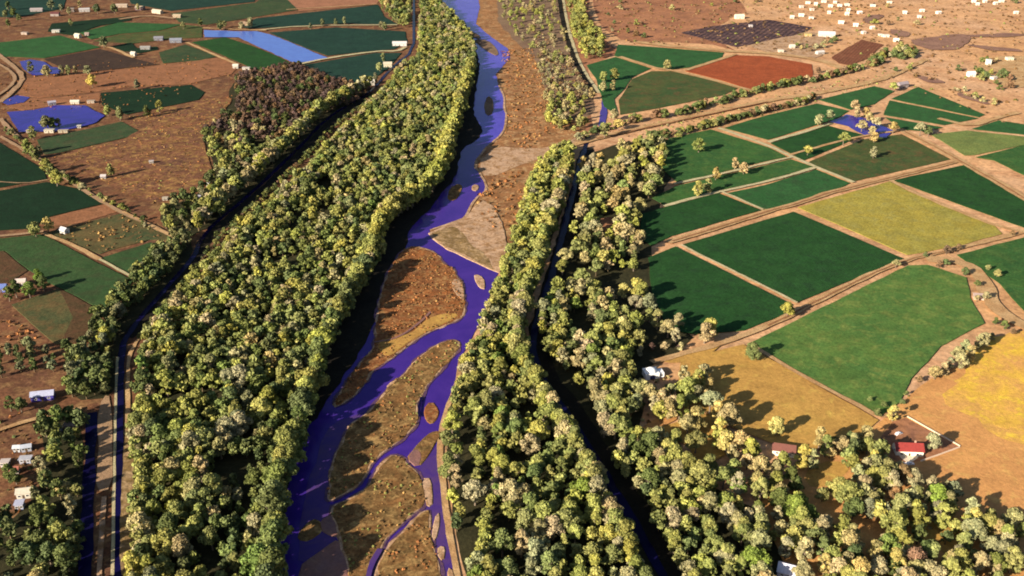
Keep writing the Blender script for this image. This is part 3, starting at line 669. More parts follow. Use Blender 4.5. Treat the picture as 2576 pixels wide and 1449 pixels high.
def leaf_mesh(name, V, shade, mat, tint=None, extra=None):
    n = len(V)
    me = bpy.data.meshes.new(name)
    ev, ef = extra if extra else ([], [])
    co = V.reshape(-1, 3).astype(np.float32)
    nv = n * 4
    me.vertices.add(nv + len(ev)); 
    allco = co if not len(ev) else np.concatenate([co, np.array(ev, np.float32)])
    me.vertices.foreach_set('co', allco.ravel())
    m = n + len(ef)
    idx = np.arange(nv, dtype=np.int32)
    if len(ef): idx = np.concatenate([idx, (np.array(ef, np.int32) + nv).ravel()])
    me.loops.add(len(idx)); me.loops.foreach_set('vertex_index', idx)
    me.polygons.add(m); me.polygons.foreach_set('loop_start', np.arange(m, dtype=np.int32) * 4)
    me.materials.append(mat)
    me.update(calc_edges=True)
    sh = np.ones((m, 4), np.float32); sh[:n, :3] = shade[:, None]
    a = me.attributes.new('leafvar', 'FLOAT_COLOR', 'FACE'); a.data.foreach_set('color', sh.ravel())
    if tint is not None:
        t4 = np.ones((m, 4), np.float32); t4[:n, :3] = tint
        if len(ef): t4[n:, :3] = (.10, .075, .05)
        a = me.attributes.new('tint', 'FLOAT_COLOR', 'FACE'); a.data.foreach_set('color', t4.ravel())
    return me

# prototypes (unit height 10 m, scaled per tree): near ones fine, far ones coarser
def proto(kind, seed, quads, qs):
    H = 10.0
    if kind == 'broad': R, lo, low, fl, li = 3.9, 30, .18, 1.0, 4
    elif kind == 'tall': R, lo, low, fl, li = 2.7, 24, .16, 1.0, 3
    elif kind == 'open': R, lo, low, fl, li = 4.2, 20, .32, .8, 5
    elif kind == 'bush': R, lo, low, fl, li = 5.6, 9, .02, .9, 0
    V, sh = crown_arrays(seed, H, R, lo, quads, qs, low, fl)
    cm = leaf_mesh('crown', V, sh, LEAF)
    tm = None
    if li:
        vs, fs = trunk_arrays(seed, H, .32, 7, li, R * .6)
        tm = mesh_from('trunk', vs, fs, BARK, True)
    return cm, tm, (V, sh)
NEAR = {k: [proto(k, 100 + 7 * i + 31 * j, 2400, .62) for i in range(6)] for j, k in enumerate(('broad', 'tall', 'open'))}
FAR = {k: [proto(k, 500 + 7 * i + 31 * j, 700, 1.05) for i in range(5)] for j, k in enumerate(('broad', 'tall', 'open'))}
BUSH = [proto('bush', 900 + i, 420, 1.7) for i in range(5)]
LITE = {k: [crown_arrays(1300 + 7 * i + 31 * j, 10.0, R, lo + 6, 420, 1.28, low, fl) for i in range(6)]
        for j, (k, R, lo, low, fl) in enumerate((('broad', 3.9, 16, .20, 1.0), ('tall', 2.7, 14, .18, 1.0), ('open', 4.2, 11, .34, .8), ('bush', 5.6, 8, .02, .9)))}

HUE = {'olive green': (.190, .198, .066), 'yellow green': (.255, .256, .074), 'dusty tan': (.275, .238, .135), 'mid green': (.132, .158, .056), 'dark green': (.088, .110, .042),
       'bright green': (.135, .190, .045), 'pale grey green': (.225, .222, .118), 'golden tan': (.295, .235, .120), 'brown': (.160, .100, .060), 'purple brown': (.095, .062, .055), 'straw yellow': (.38, .32, .11),
       'grey green': (.140, .145, .080)}
def tintof(h, r):
    c = HUE[h]; k = r.uniform(.88, 1.12)
    return (c[0] * k * r.uniform(.9, 1.1), c[1] * k, c[2] * k * r.uniform(.8, 1.2), 1.0)

def make_tree(x, y, H, kind, hue, label, group=None, near=True, name='tree', wid=1.0, rnd=random, cat='tree'):
    cm, tm, _ = rnd.choice((NEAR if near else FAR)[kind])
    e = empty(name, (x, y, .1), rnd.uniform(0, 6.283))
    s = H / 10.0
    e.scale = (s * wid, s * wid, s)
    tag(e, label, cat, group)
    c = obj('crown', cm, e); c.color = tintof(hue, rnd)
    obj('trunk', tm, e)
    return e

def make_bush(x, y, H, hue, label, group=None, wid=1.0, rnd=random, name='shrub'):
    cm = rnd.choice(BUSH)[0]
    o = obj(name, cm, None, (x, y, .1)); s = H / 10.0
    o.rotation_euler = (0, 0, rnd.uniform(0, 6.283)); o.scale = (s * wid, s * wid, s); o.color = tintof(hue, rnd)
    return tag(o, label, 'bush', group)

def inside(p, poly):
    x, y = p; c = False; n = len(poly); j = n - 1
    for i in range(n):
        xi, yi = poly[i]; xj, yj = poly[j]
        if (yi > y) != (yj > y) and x < (xj - xi) * (y - yi) / (yj - yi) + xi: c = not c
        j = i
    return c

def scatter(polyD, space, tries, seed, holes=(), gap=0.0, world_ok=None):
    """well spread random spots in a patch; gaps follow slow noise so the wood has clearings"""
    r = random.Random(seed)
    W = G(polyD); HW = [G(h) for h in holes]
    x0, x1 = min(p[0] for p in W), max(p[0] for p in W); y0, y1 = min(p[1] for p in W), max(p[1] for p in W)
    cell = space; grid = {}; res = []
    N = int(tries * (x1 - x0) * (y1 - y0) / space ** 2)
    for _ in range(N):
        p = (r.uniform(x0, x1), r.uniform(y0, y1))
        if not inside(p, W) or any(inside(p, h) for h in HW): continue
        if gap and mnoise.noise(Vector((p[0] * .035, p[1] * .035, seed * 1.7))) < -.5 + gap: continue
        ci, cj = int(p[0] // cell), int(p[1] // cell)
        sp = space * r.uniform(.75, 1.15); bad = False
        for a in range(ci - 1, ci + 2):
            for b in range(cj - 1, cj + 2):
                for q in grid.get((a, b), ()):
                    if (q[0] - p[0]) ** 2 + (q[1] - p[1]) ** 2 < sp * sp: bad = True; break
                if bad: break
            if bad: break
        if bad: continue
        grid.setdefault((ci, cj), []).append(p); res.append(p)
    return res

def pick(r, table):
    t = r.random() * sum(w for _, w in table)
    for h, w in table:
        t -= w
        if t <= 0: return h
    return table[-1][0]

def visible(x, y, H):
    u, v = proj(x, y, H * .7)
    return -25 < u < IW + 25 and -15 < v < IH + 30

def wood_mass(name, items, label, cat='trees'):
    """the far trees of a wood that run together: one object"""
    Vs, Ss, Ts = [], [], []
    ev, ef = [], []
    r = np.random.default_rng(len(items))
    for (x, y, H, kind, hue) in items:
        V, sh = LITE[kind][r.integers(6)]
        a = r.uniform(0, 6.283); s = H / 10.0
        ca, sa = math.cos(a) * s, math.sin(a) * s
        W = np.empty_like(V)
        W[..., 0] = V[..., 0] * ca - V[..., 1] * sa + x
        W[..., 1] = V[..., 0] * sa + V[..., 1] * ca + y
        W[..., 2] = V[..., 2] * s + .1
        Vs.append(W); Ss.append(sh)
        c = np.array(HUE[hue]) * r.uniform(.82, 1.18) * np.array([r.uniform(.9, 1.1), 1, r.uniform(.8, 1.2)])
        Ts.append(np.broadcast_to(c, (len(V), 3)))
        if kind != 'bush':
            b = len(ev); q = .3 * s
            ev += [(x - q, y - q, 0), (x + q, y - q, 0), (x + q, y + q, 0), (x - q, y + q, 0), (x - q * .5, y - q * .5, H * .5), (x + q * .5, y - q * .5, H * .5), (x + q * .5, y + q * .5, H * .5), (x - q * .5, y + q * .5, H * .5)]
            ef += [(b + i, b + (i + 1) % 4, b + 4 + (i + 1) % 4, b + 4 + i) for i in range(4)]
    me = leaf_mesh(name, np.concatenate(Vs), np.concatenate(Ss), LEAFM, np.concatenate(Ts), (ev, ef) if ev else None)
    return tag(obj(name, me), label, cat, kind='stuff')

def grow(spots, hues, kinds, H, seed, huefn=None):
    r = random.Random(seed); o = []
    for (x, y) in spots:
        o.append((x, y, r.uniform(*H) * r.choice((.72, 1, 1, 1.1)), pick(r, kinds), huefn(x, y, r) if huefn else pick(r, hues)))
    return o

LEFT_HUES = [('olive green', 5), ('yellow green', 3.0), ('dusty tan', 2.2), ('mid green', 3), ('dark green', 1.4), ('pale grey green', 1.0), ('bright green', .15)]
RIGHT_HUES = [('olive green', 5), ('yellow green', 3.5), ('dusty tan', 2.5), ('mid green', 2.5), ('dark green', .8), ('pale grey green', 1.2), ('bright green', .2)]
DARK_HUES = [('dark green', 5), ('mid green', 1.5), ('grey green', 1.5), ('olive green', 1)]
BROAD = [('broad', 6), ('tall', 2), ('open', 1.4)]

LHOLES = [[(560, 1250), (640, 1180), (700, 1200), (700, 1300), (640, 1400), (560, 1449), (540, 1380)], [(500, 1010), (560, 1000), (590, 1060), (520, 1110), (470, 1120)]]
def left_hue(x, y, r):
    u, v = proj(x, y)
    return pick(r, LEFT_HUES)
SHADEZ = [(520, 1180), (600, 1130), (690, 1040), (770, 940), (800, 900), (775, 1060), (715, 1250), (690, 1449), (680, 1560), (580, 1560), (560, 1380)]  # shade put into the hues: darker, shorter trees inside this outline
def shade_hue(x, y, r):
    return pick(r, [('dark green', 5), ('mid green', 3), ('olive green', 2), ('dusty tan', .8)]) if inside(proj(x, y), SHADEZ) else pick(r, LEFT_HUES)
far_part = [p for p in scatter(LF, 5.9, 9, 11, LHOLES, gap=.10) if proj(*p)[1] < 930]
near_part = [p for p in scatter(LF, 6.4, 9, 211, gap=.08) if proj(*p)[1] >= 930]
left = grow(far_part, LEFT_HUES, BROAD, (8, 13.0), 12, shade_hue)
left += [(x, y, H * (.72 if inside(proj(x, y), SHADEZ) else 1), k, h) for x, y, H, k, h in grow(near_part, LEFT_HUES, BROAD, (9.5, 16), 212, shade_hue)]
left += grow(scatter(LHOLES[0], 11, 6, 13), [('dark green', 3), ('mid green', 1)], BROAD, (6, 9), 14)
RHOLES = [[(1150, 1030), (1182, 1050), (1200, 1200), (1185, 1360), (1160, 1320), (1150, 1150)], [(1230, 1010), (1245, 1060), (1235, 1200), (1215, 1330), (1205, 1300), (1222, 1150)]]
def strip_hue(x, y, r):
    return pick(r, [('yellow green', 6), ('olive green', 3), ('mid green', 1), ('dusty tan', .6)]) if proj(x, y)[1] < 800 else pick(r, RIGHT_HUES)
far_part = [p for p in scatter(RF, 5.9, 9, 21, RHOLES, gap=.08) if proj(*p)[1] < 1000]
near_part = [p for p in scatter(RF, 6.8, 9, 221, RHOLES, gap=.12) if proj(*p)[1] >= 1000]
right = grow(far_part, RIGHT_HUES, BROAD, (8, 13), 22, strip_hue) + grow(near_part, RIGHT_HUES, BROAD, (9, 15), 222, strip_hue)
right += grow(scatter(RA, 8.6, 7, 23, [[(1500, 560), (1560, 540), (1560, 590), (1500, 600)]], gap=.12) + scatter(RB, 9, 7, 24, gap=.08), RIGHT_HUES + [('golden tan', 5), ('dusty tan', 3)], BROAD, (10, 15), 25)
right += grow(scatter(RC, 6.8, 8, 26, [[(1420, 800), (1470, 790), (1520, 850), (1480, 880), (1425, 860)], [(1490, 900), (1530, 880), (1540, 920), (1500, 935)]], gap=.06), RIGHT_HUES, BROAD, (10, 14), 27)
right += grow(scatter(RD, 6.4, 8, 28, [[(1715, 1190), (1760, 1215), (1860, 1390), (1850, 1430), (1790, 1340)]], gap=.08), RIGHT_HUES, BROAD, (8.5, 12.5), 29)
LR = [[(2130, 1185), (2260, 1175), (2340, 1205), (2400, 1245), (2385, 1320), (2290, 1345), (2180, 1335), (2110, 1285)], [(2430, 1300), (2520, 1310), (2590, 1380), (2600, 1560), (2440, 1560), (2425, 1400)],
      [(1940, 1300), (2080, 1350), (2250, 1375), (2330, 1449), (2360, 1560), (2180, 1560), (2110, 1400)], [(1960, 1180), (2030, 1190), (2080, 1260), (2020, 1290), (1930, 1270)],
      [(1610, 1010), (1640, 960), (1770, 955), (1790, 990), (1760, 1040), (1700, 1055), (1640, 1090)], [(1740, 1140), (1850, 1120), (1960, 1160), (2100, 1120), (2230, 1115), (2220, 1175), (2120, 1190), (1960, 1210), (1870, 1270), (1800, 1220)], [(2080, 1250), (2200, 1300), (2400, 1250), (2440, 1400), (2430, 1560), (2300, 1560), (2120, 1360)]]
right += grow(scatter(LR[0], 8.0, 8, 121, gap=.06) + scatter(LR[1], 8.5, 8, 122, gap=.06), [('pale grey green', 4), ('olive green', 3), ('grey green', 2), ('dusty tan', 2)], [('broad', 3), ('tall', 2)], (9, 13), 123)
right += grow(scatter(LR[2], 7.2, 8, 124, gap=.04) + scatter(LR[3], 8.5, 7, 125, gap=.1) + scatter(LR[4], 8.5, 7, 127, gap=.1) + scatter(LR[5], 10, 7, 128, gap=.2) + scatter(LR[6], 10, 7, 129, gap=.15), [('olive green', 3), ('dusty tan', 4), ('golden tan', 2), ('yellow green', 2), ('dark green', 1)], BROAD, (9, 13), 126)
def row(line, step, jit, seed):
    r = random.Random(seed); W = G(line); o = []
    for a, b in zip(W, W[1:]):
        L = math.hypot(b[0] - a[0], b[1] - a[1]); n = max(1, int(L / step))
        for i in range(n):
            o.append((a[0] + (b[0] - a[0]) * i / n + r.uniform(-jit, jit), a[1] + (b[1] - a[1]) * i / n + r.uniform(-jit, jit)))
    return o
# bright rows along the water and the canal
right += grow(row([(1225, 840), (1245, 930), (1258, 1010), (1262, 1090), (1252, 1200), (1228, 1330), (1208, 1449), (1200, 1560)], 4.6, 1.2, 31), [('yellow green', 6), ('bright green', .6), ('olive green', 1)], [('broad', 2), ('tall', 1)], (8, 11), 32)
right += grow(row([(1425, 390), (1380, 440), (1345, 500), (1325, 560), (1300, 620)], 5.0, 1.5, 33), [('yellow green', 4), ('olive green', 2)], BROAD, (8, 11), 34)
right += grow(row([(1425, 440), (1402, 520), (1372, 610), (1346, 690), (1316, 770), (1302, 850), (1308, 920), (1350, 1000), (1408, 1090), (1468, 1190), (1522, 1290), (1578, 1400), (1615, 1490)], 6, 2, 141), [('olive green', 4), ('yellow green', 2), ('dusty tan', 2)], BROAD, (13, 18), 142)
right += grow(row([(1190, 870), (1175, 930), (1160, 990), (1145, 1050)], 4.5, 1.2, 35), [('yellow green', 3), ('dusty tan', 1)], BROAD, (5, 8), 36)
left += grow(row([(348, 1449), (360, 1250), (364, 1050), (370, 940), (398, 862), (462, 778), (545, 695), (600, 610), (690, 535), (770, 455), (840, 375), (900, 312), (960, 255)], 6, 1.5, 37), [('yellow green', 4), ('dusty tan', 2), ('olive green', 2)], BROAD, (8, 12), 38)
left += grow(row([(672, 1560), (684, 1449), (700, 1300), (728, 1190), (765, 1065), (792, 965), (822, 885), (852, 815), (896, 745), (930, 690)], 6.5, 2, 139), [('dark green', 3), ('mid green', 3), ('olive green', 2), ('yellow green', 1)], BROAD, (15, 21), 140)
left += grow(row([(940, 660), (955, 590), (1000, 545), (1060, 505), (1100, 470), (1125, 400), (1145, 330), (1170, 240), (1188, 180)], 6, 2, 39), [('yellow green', 5), ('olive green', 1)], BROAD, (16, 21), 40)
CB = [(222, 850), (252, 800), (312, 730), (382, 660), (442, 608), (480, 598), (481, 618), (418, 697), (348, 765), (296, 822), (278, 900), (272, 990), (245, 1005), (200, 1010), (172, 1000), (190, 930), (210, 880)]
canalside = grow(scatter(CB, 5.4, 8, 41), [('dark green', 5), ('grey green', 1.6), ('mid green', 1), ('olive green', .8)], [('broad', 3), ('tall', 2)], (8, 12), 42)
canalside += grow(scatter([(0, 1330), (60, 1280), (110, 1230), (180, 1215), (212, 1250), (205, 1449), (190, 1560), (-60, 1560), (-60, 1400)], 8.5, 7, 43), [('dark green', 5), ('dusty tan', 1.4), ('grey green', 2), ('olive green', 1)], BROAD, (8, 13), 44)
canalside += grow(scatter([(110, 1060), (140, 1045), (205, 1060), (212, 1130), (205, 1190), (150, 1195), (118, 1130)], 7.5, 7, 45), [('dark green', 4), ('mid green', 2), ('olive green', 1)], BROAD, (9, 13), 46)
canalside += grow(scatter([(0, 900), (60, 885), (130, 880), (185, 890), (190, 925), (110, 940), (0, 955)], 8, 7, 47), [('dark green', 4), ('grey green', 3)], [('tall', 3), ('broad', 2)], (7, 11), 48)
# thicket of bare brush and the wood behind the canal
TH = [(592, 192), (644, 179), (744, 166), (830, 203), (915, 223), (935, 232), (877, 270), (794, 290), (711, 305), (640, 325), (600, 285)]
thick = grow(scatter(TH, 7.0, 7, 51), [('purple brown', 6), ('brown', 2), ('dark green', 1.2)], [('broad', 3), ('bush', 2)], (6, 9), 52)
WB = [(515, 340), (560, 300), (610, 290), (700, 312), (790, 297), (800, 300), (738, 362), (655, 442), (580, 505), (490, 575), (440, 592), (400, 530), (480, 500), (545, 450), (530, 390)]
def wood_hue(x, y, r):
    v = proj(x, y)[1]
    if v < 330 + r.uniform(-10, 70): return pick(r, [('purple brown', 5), ('brown', 2), ('dark green', 3), ('dusty tan', 1)])
    return pick(r, [('olive green', 4), ('dark green', 3), ('dusty tan', 2), ('yellow green', 1.2), ('pale grey green', 1)])
wood = grow(scatter(WB, 8.0, 7, 53, gap=.14), [], BROAD, (8, 13), 54, wood_hue)
wood += grow(row([(925, 224), (868, 254), (806, 292), (736, 362), (656, 438), (584, 500), (524, 550), (494, 590)], 5.5, 2, 153), [('olive green', 3), ('dusty tan', 3), ('yellow green', 2), ('dark green', 2)], BROAD, (13, 17), 154)
wood += [(x, y, H, 'bush', h) for x, y, H, k, h in grow(row([(350, 850), (432, 757), (520, 650), (545, 605), (610, 545), (690, 475), (770, 398), (840, 322), (895, 282), (945, 243)], 2.6, 2.6, 155), [('dark green', 4), ('olive green', 3), ('brown', 1)], BROAD, (2.5, 5), 156)]
wood += grow(scatter([(955, -90), (1035, -90), (1030, 60), (1015, 75), (985, 50), (962, 25)], 10, 6, 55), LEFT_HUES, BROAD, (10, 14), 56)
# far right bank beyond the side track
farr = grow(scatter([(1275, -90), (1400, -90), (1400, 40), (1425, 110), (1440, 170), (1370, 170), (1340, 120), (1290, 90), (1255, 30)], 15, 6, 57, gap=.15), [('olive green', 4), ('dusty tan', 3), ('yellow green', 1)], BROAD + [('bush', 5)], (6, 11), 58)
farr += grow(scatter([(1420, -60), (1455, -50), (1475, 60), (1500, 80), (1520, 110), (1510, 150), (1470, 150), (1440, 90)], 9, 6, 59), [('yellow green', 4), ('olive green', 3)], BROAD, (9, 14), 60)
farr += grow(scatter([(1370, 250), (1420, 240), (1470, 270), (1480, 320), (1450, 335), (1400, 330), (1375, 310)], 9, 6, 61, gap=.1), [('olive green', 3), ('yellow green', 2), ('dusty tan', 2)], BROAD, (8, 13), 62)
farr += grow(scatter([(1350, 110), (1440, 170), (1480, 230), (1470, 265), (1380, 240), (1355, 180)], 8, 6, 63, gap=.3), [('dusty tan', 4), ('brown', 2), ('olive green', 1)], [('bush', 5), ('open', 1)], (4, 7), 64)

def plant(woods, cap, seed):
    """of all the woods the trees that show largest stand as things of their own; what is left of each wood makes one mass"""
    r = random.Random(seed)
    vis = [t for items, *_ in woods for t in items if t[3] != 'bush' and visible(*t[:3])]
    vis.sort(key=lambda t: (t[0] ** 2 + t[1] ** 2 + HCAM ** 2) / t[2] ** 2)
    own = set(map(id, vis[:cap]))
    for items, massname, masslabel, zone in woods:
        for t in items:
            if id(t) in own:
                x, y, H, k, h = t
                z = zone(*proj(x, y))
                size = 'tall' if H > 15 else ('small' if H < 11 else 'medium-sized')
                make_tree(x, y, H, k, h, f'{size} {h} tree {z}', f'{size} {h} trees {z}', near=True, name='forest_tree', rnd=r, cat='forest tree')
        rest = [t for t in items if id(t) not in own]
        if rest: wood_mass(massname, rest, masslabel)

def zone_left(u, v):
    e = 'by the river' if u > 620 + max(0, 1100 - v) * .33 else ('by the canal' if u < 430 + max(0, 900 - v) * .6 else 'in the wood')
    q = 'near the bottom edge' if v > 1250 else ('in the lower half' if v > 980 else 'in the middle distance')
    return f'{e} on the left bank, {q}'
def zone_right(u, v):
    if u > 1900 and v > 1160: return 'in the copse below the red-roofed farmhouse' if u < 2410 else 'in the bottom right corner copse'
    if u > 1380 and v < 720: return 'in the loose grove between canal and green fields'
    if u > 1345 + max(0, v - 900) * .58: return 'on the field side of the dark canal, ' + ('near the bottom edge' if v > 1250 else 'in mid picture')
    q = 'near the bottom edge' if v > 1250 else ('in the lower half' if v > 980 else 'in the middle distance')
    return f'between river and shaded canal, {q}'
def zone_canal(u, v):
    if v > 1210: return 'in the shaded wood at the bottom left corner'
    if v > 1040: return 'in the dark clump beside the left canal road'
    if v > 880 and u < 200: return 'in the dark row below the brown ploughed field'
    return 'in the dark belt along the left canal bank'
def zone_wood(u, v):
    return 'in the wood beside the brown scrubland'
CLEAR = [P(1640, 942), P(1972, 1138), P(2284, 1142), P(1988, 1448)]
right = [t for t in right if not any(abs(t[0] - c[0]) < 12 and -24 < t[1] - c[1] < 9 for c in CLEAR)]
plant([(left, 'forest', 'dense olive and tan riverside forest filling the left bank of the river', zone_left),
       (right, 'forest', 'narrow belt of yellow green trees between the river and the shaded canal', zone_right),
       (canalside, 'wood', 'dark trees along the left canal', zone_canal),
       (wood, 'wood', 'loose olive wood between the brown scrubland and the left canal', zone_wood)], 300, 71)
wood_mass('thicket', thick, 'bare purple brown thicket below the far teal fields')
wood_mass('wood', farr, 'far trees and brush beside the straight side channel, right of the upper river')

# ------------------------------------------------------------------ trees and bushes standing on their own
LAND = []     # landmarks: (u, v, phrase)
lone_n = {}
def at_crown(u, v, H):
    return P(u, v, H * .58)
def lone(c, r, pts, H, kinds, hues, seed, place, spread=.2):
    """trees picked off the photograph one by one, described by hue and by what they stand next to"""
    rr = random.Random(seed)
    for i, q in enumerate(pts):
        (u, v), = C(c, r, [q[:2]])
        h = H * rr.uniform(1 - spread, 1 + spread); hue = pick(rr, hues) if len(q) < 3 else q[2]
        k = pick(rr, kinds)
        x, y = at_crown(u, v, h)
        LONE.append([x, y, h, k, hue, u, v, place])
LONE = []
TAN = [('golden tan', 3), ('dusty tan', 3), ('pale grey green', 1)]
OLV = [('olive green', 3), ('pale grey green', 3), ('yellow green', 1.5), ('dusty tan', 1)]
lone(2, 0, [(1172, 485, 'pale grey green'), (693, 575, 'olive green'), (772, 555, 'olive green'), (762, 640, 'dusty tan'), (600, 700, 'golden tan'), (690, 650, 'dusty tan'), (770, 860, 'pale grey green'), (500, 1030, 'pale grey green'), (805, 935, 'straw yellow'),
            (700, 980, 'pale grey green'), (1412, 1090, 'mid green'), (1540, 1305, 'golden tan'), (1685, 1228, 'golden tan'), (1752, 1265, 'golden tan'), (1480, 1395, 'pale grey green'), (1405, 1420, 'yellow green'),
            (985, 1155, 'straw yellow'), (1112, 1185, 'golden tan'), (850, 1170, 'olive green'), (1020, 1340, 'olive green')], 13, [('broad', 2), ('open', 1), ('tall', 1)], OLV, 81, None)
lone(3, 0, [(302, 1130, 'yellow green'), (800, 1145, 'pale grey green'), (575, 1040, 'olive green'), (395, 900, 'pale grey green'), (465, 868, 'pale grey green'), (660, 790, 'golden tan'), (675, 850, 'golden tan'), (745, 840, 'golden tan'), (770, 880, 'golden tan'), (825, 920, 'dusty tan'),
            (790, 985, 'dusty tan'), (805, 1030, 'golden tan'), (950, 955, 'golden tan'), (712, 945, 'dusty tan'), (950, 650, 'yellow green'), (1155, 965, 'pale grey green'), (1215, 990, 'dark green')], 12, [('broad', 2), ('open', 2), ('tall', 1)], TAN, 82, None)
lone(3, 1, [(152, 880, 'yellow green')], 11, [('broad', 1)], OLV, 83, None)
lone(3, 1, [(970, 535, 'pale grey green'), (1190, 470, 'dark green'), (1350, 430, 'brown'), (1440, 412, 'brown'), (1345, 530, 'dark green'), (1290, 540, 'brown'), (1490, 595, 'dark green'), (1580, 690, 'dark green'), (1650, 780, 'dusty tan'), (1580, 800, 'golden tan'),
            (1845, 310, 'brown'), (1720, 970, 'dark green'), (1790, 1000, 'dark green'), (1850, 1050, 'brown'), (1690, 1090, 'grey green'), (1665, 570, 'pale grey green'), (1735, 610, 'pale grey green')], 6, [('broad', 2), ('open', 1)], OLV, 84, None)
lone(3, 1, [(1265, 1360, 'golden tan'), (1375, 1290, 'pale grey green'), (1430, 1210, 'dusty tan'), (1490, 1170, 'pale grey green'), (1530, 1210, 'dusty tan'), (1600, 1125, 'pale grey green'), (1330, 1330, 'dusty tan'), (1460, 1270, 'dusty tan'), (1640, 1110, 'dusty tan')], 10.5, [('broad', 2), ('tall', 1)], OLV, 85, None)
lone(2, 1, [(1460, 1055, 'golden tan'), (1500, 1020, 'yellow green'), (1260, 960, 'dusty tan'), (1180, 1020, 'dusty tan'), (1100, 950, 'pale grey green'), (1040, 920, 'olive green'), (1240, 1075, 'dusty tan'), (1820, 1195, 'mid green'), (1040, 830, 'pale grey green'), (985, 330, 'pale grey green'), (910, 440, 'dusty tan'), (920, 540, 'olive green'),
            (845, 740, 'straw yellow'), (940, 715, 'yellow green'), (935, 830, 'dusty tan'), (985, 740, 'olive green'), (880, 120, 'dusty tan'), (870, 220, 'olive green'), (960, 90, 'pale grey green'), (400, 480, 'dusty tan'), (380, 560, 'olive green')], 12.5, [('broad', 3), ('open', 1), ('tall', 1)], OLV, 86, None)
lone(2, 2, [(700, 60), (800, 60), (760, 150), (830, 230, 'yellow green'), (680, 180, 'pale grey green'), (700, 300, 'dusty tan'), (780, 310), (860, 330), (940, 130, 'pale grey green'), (1040, 60, 'golden tan'), (1130, 120, 'golden tan'), (1200, 60), (1330, 30), (1400, 70), (1180, 180, 'golden tan'), (1270, 160), (1500, 130, 'pale grey green'), (1560, 200, 'straw yellow'),
            (1570, 320, 'straw yellow'), (1640, 230, 'golden tan'), (1620, 430, 'straw yellow'), (1720, 430, 'golden tan'), (1390, 250, 'golden tan'), (1330, 300, 'golden tan'), (1800, 480), (1240, 400, 'olive green'), (1100, 390, 'pale grey green'), (1170, 480, 'yellow green'), (1050, 440, 'dark green'), (1230, 550), (1320, 600), (1490, 600),
            (1250, 640), (1140, 600), (1600, 700), (1720, 760, 'bright green'), (1440, 690), (1880, 790), (1500, 900), (1360, 960), (1470, 1060), (1540, 1220), (1620, 1290), (1830, 1330, 'bright green'), (1870, 1180), (1750, 1080), (1860, 980)], 13, [('broad', 3), ('open', 1.2), ('tall', 1)], OLV, 87, None)
lone(3, 2, [(65, 310, 'straw yellow'), (270, 540, 'straw yellow'), (330, 560), (440, 460), (560, 450, 'golden tan'), (645, 430), (755, 460), (110, 590), (800, 560, 'straw yellow'), (740, 620), (900, 650), (870, 700), (810, 600), (1020, 680, 'brown'), (1100, 700), (620, 820), (540, 780), (720, 770), (800, 880), (960, 840, 'brown'), (1130, 840), (1285, 830, 'bright green'),
            (1370, 880), (1320, 985), (950, 1040), (1040, 930), (210, 920, 'bright green'), (320, 980, 'bright green'), (430, 1050, 'dusty tan'), (640, 1120), (620, 1200, 'dusty tan'), (900, 1210, 'bright green'), (140, 1230), (285, 1240, 'dusty tan'), (830, 1360), (430, 1350, 'straw yellow'), (600, 1340), (960, 1330, 'straw yellow'),
            (1560, 1000, 'straw yellow'), (1650, 1050), (1740, 1100, 'golden tan'), (1690, 1220), (1560, 1100), (1800, 1150), (1490, 1190), (1190, 1260, 'dark green'), (1120, 1330, 'brown'), (1450, 1330), (1600, 1340, 'golden tan'), (1720, 1350), (1380, 1410), (1850, 1320), (1240, 430, 'pale grey green'), (950, 215, 'straw yellow'), (1130, 1410), (700, 1410, 'straw yellow'), (260, 1400), (60, 740), (180, 700, 'dark green'), (90, 860, 'dark green'), (60, 640, 'dusty tan')],
     12.5, [('broad', 3), ('tall', 2)], OLV, 88, None)
lone(0, 0, [(530, 165, 'pale grey green'), (690, 605, 'straw yellow'), (350, 530, 'dusty tan'), (460, 525, 'pale grey green'), (512, 525, 'pale grey green'), (565, 525, 'dusty tan'), (658, 525, 'pale grey green'), (810, 830, 'yellow green'), (900, 850, 'pale grey green'), (345, 920, 'grey green'), (395, 925, 'mid green'), (225, 500, 'grey green'),
            (778, 310, 'grey green'), (385, 30, 'grey green'), (460, 55, 'grey green'), (520, 80, 'pale grey green'), (600, 30, 'dusty tan'), (1200, 800, 'olive green'), (1105, 835, 'dark green'), (830, 1280, 'olive green'), (380, 1280, 'olive green'), (420, 1335, 'yellow green'), (205, 1100, 'olive green'), (245, 1140, 'olive green'), (290, 1140, 'grey green'), (345, 1245, 'olive green'),
            (60, 40, 'dark green'), (45, 100, 'grey green'), (100, 90, 'dark green'), (60, 170, 'dark green'), (140, 130, 'dark green'), (1030, 630, 'grey green'), (730, 60, 'dark green'), (860, 60, 'grey green'), (1040, 50, 'dusty tan'), (240, 995, 'olive green'), (440, 925, 'grey green'), (1380, 190, 'grey green'), (1510, 165, 'dark green'), (1660, 185, 'dark green'), (1690, 180, 'grey green'), (1820, 190, 'dusty tan'), (1890, 165, 'dusty tan')],
     13, [('broad', 2), ('tall', 2)], OLV, 89, None)
lone(1, 0, [(600, 160, 'grey green'), (665, 152, 'pale grey green'), (500, 165, 'grey green'), (945, 185, 'grey green'), (970, 195, 'grey green'), (410, 195, 'grey green'), (960, 430, 'grey green'), (935, 500, 'pale grey green'), (900, 585, 'grey green')], 11, [('tall', 2), ('broad', 1)], OLV, 90, None)
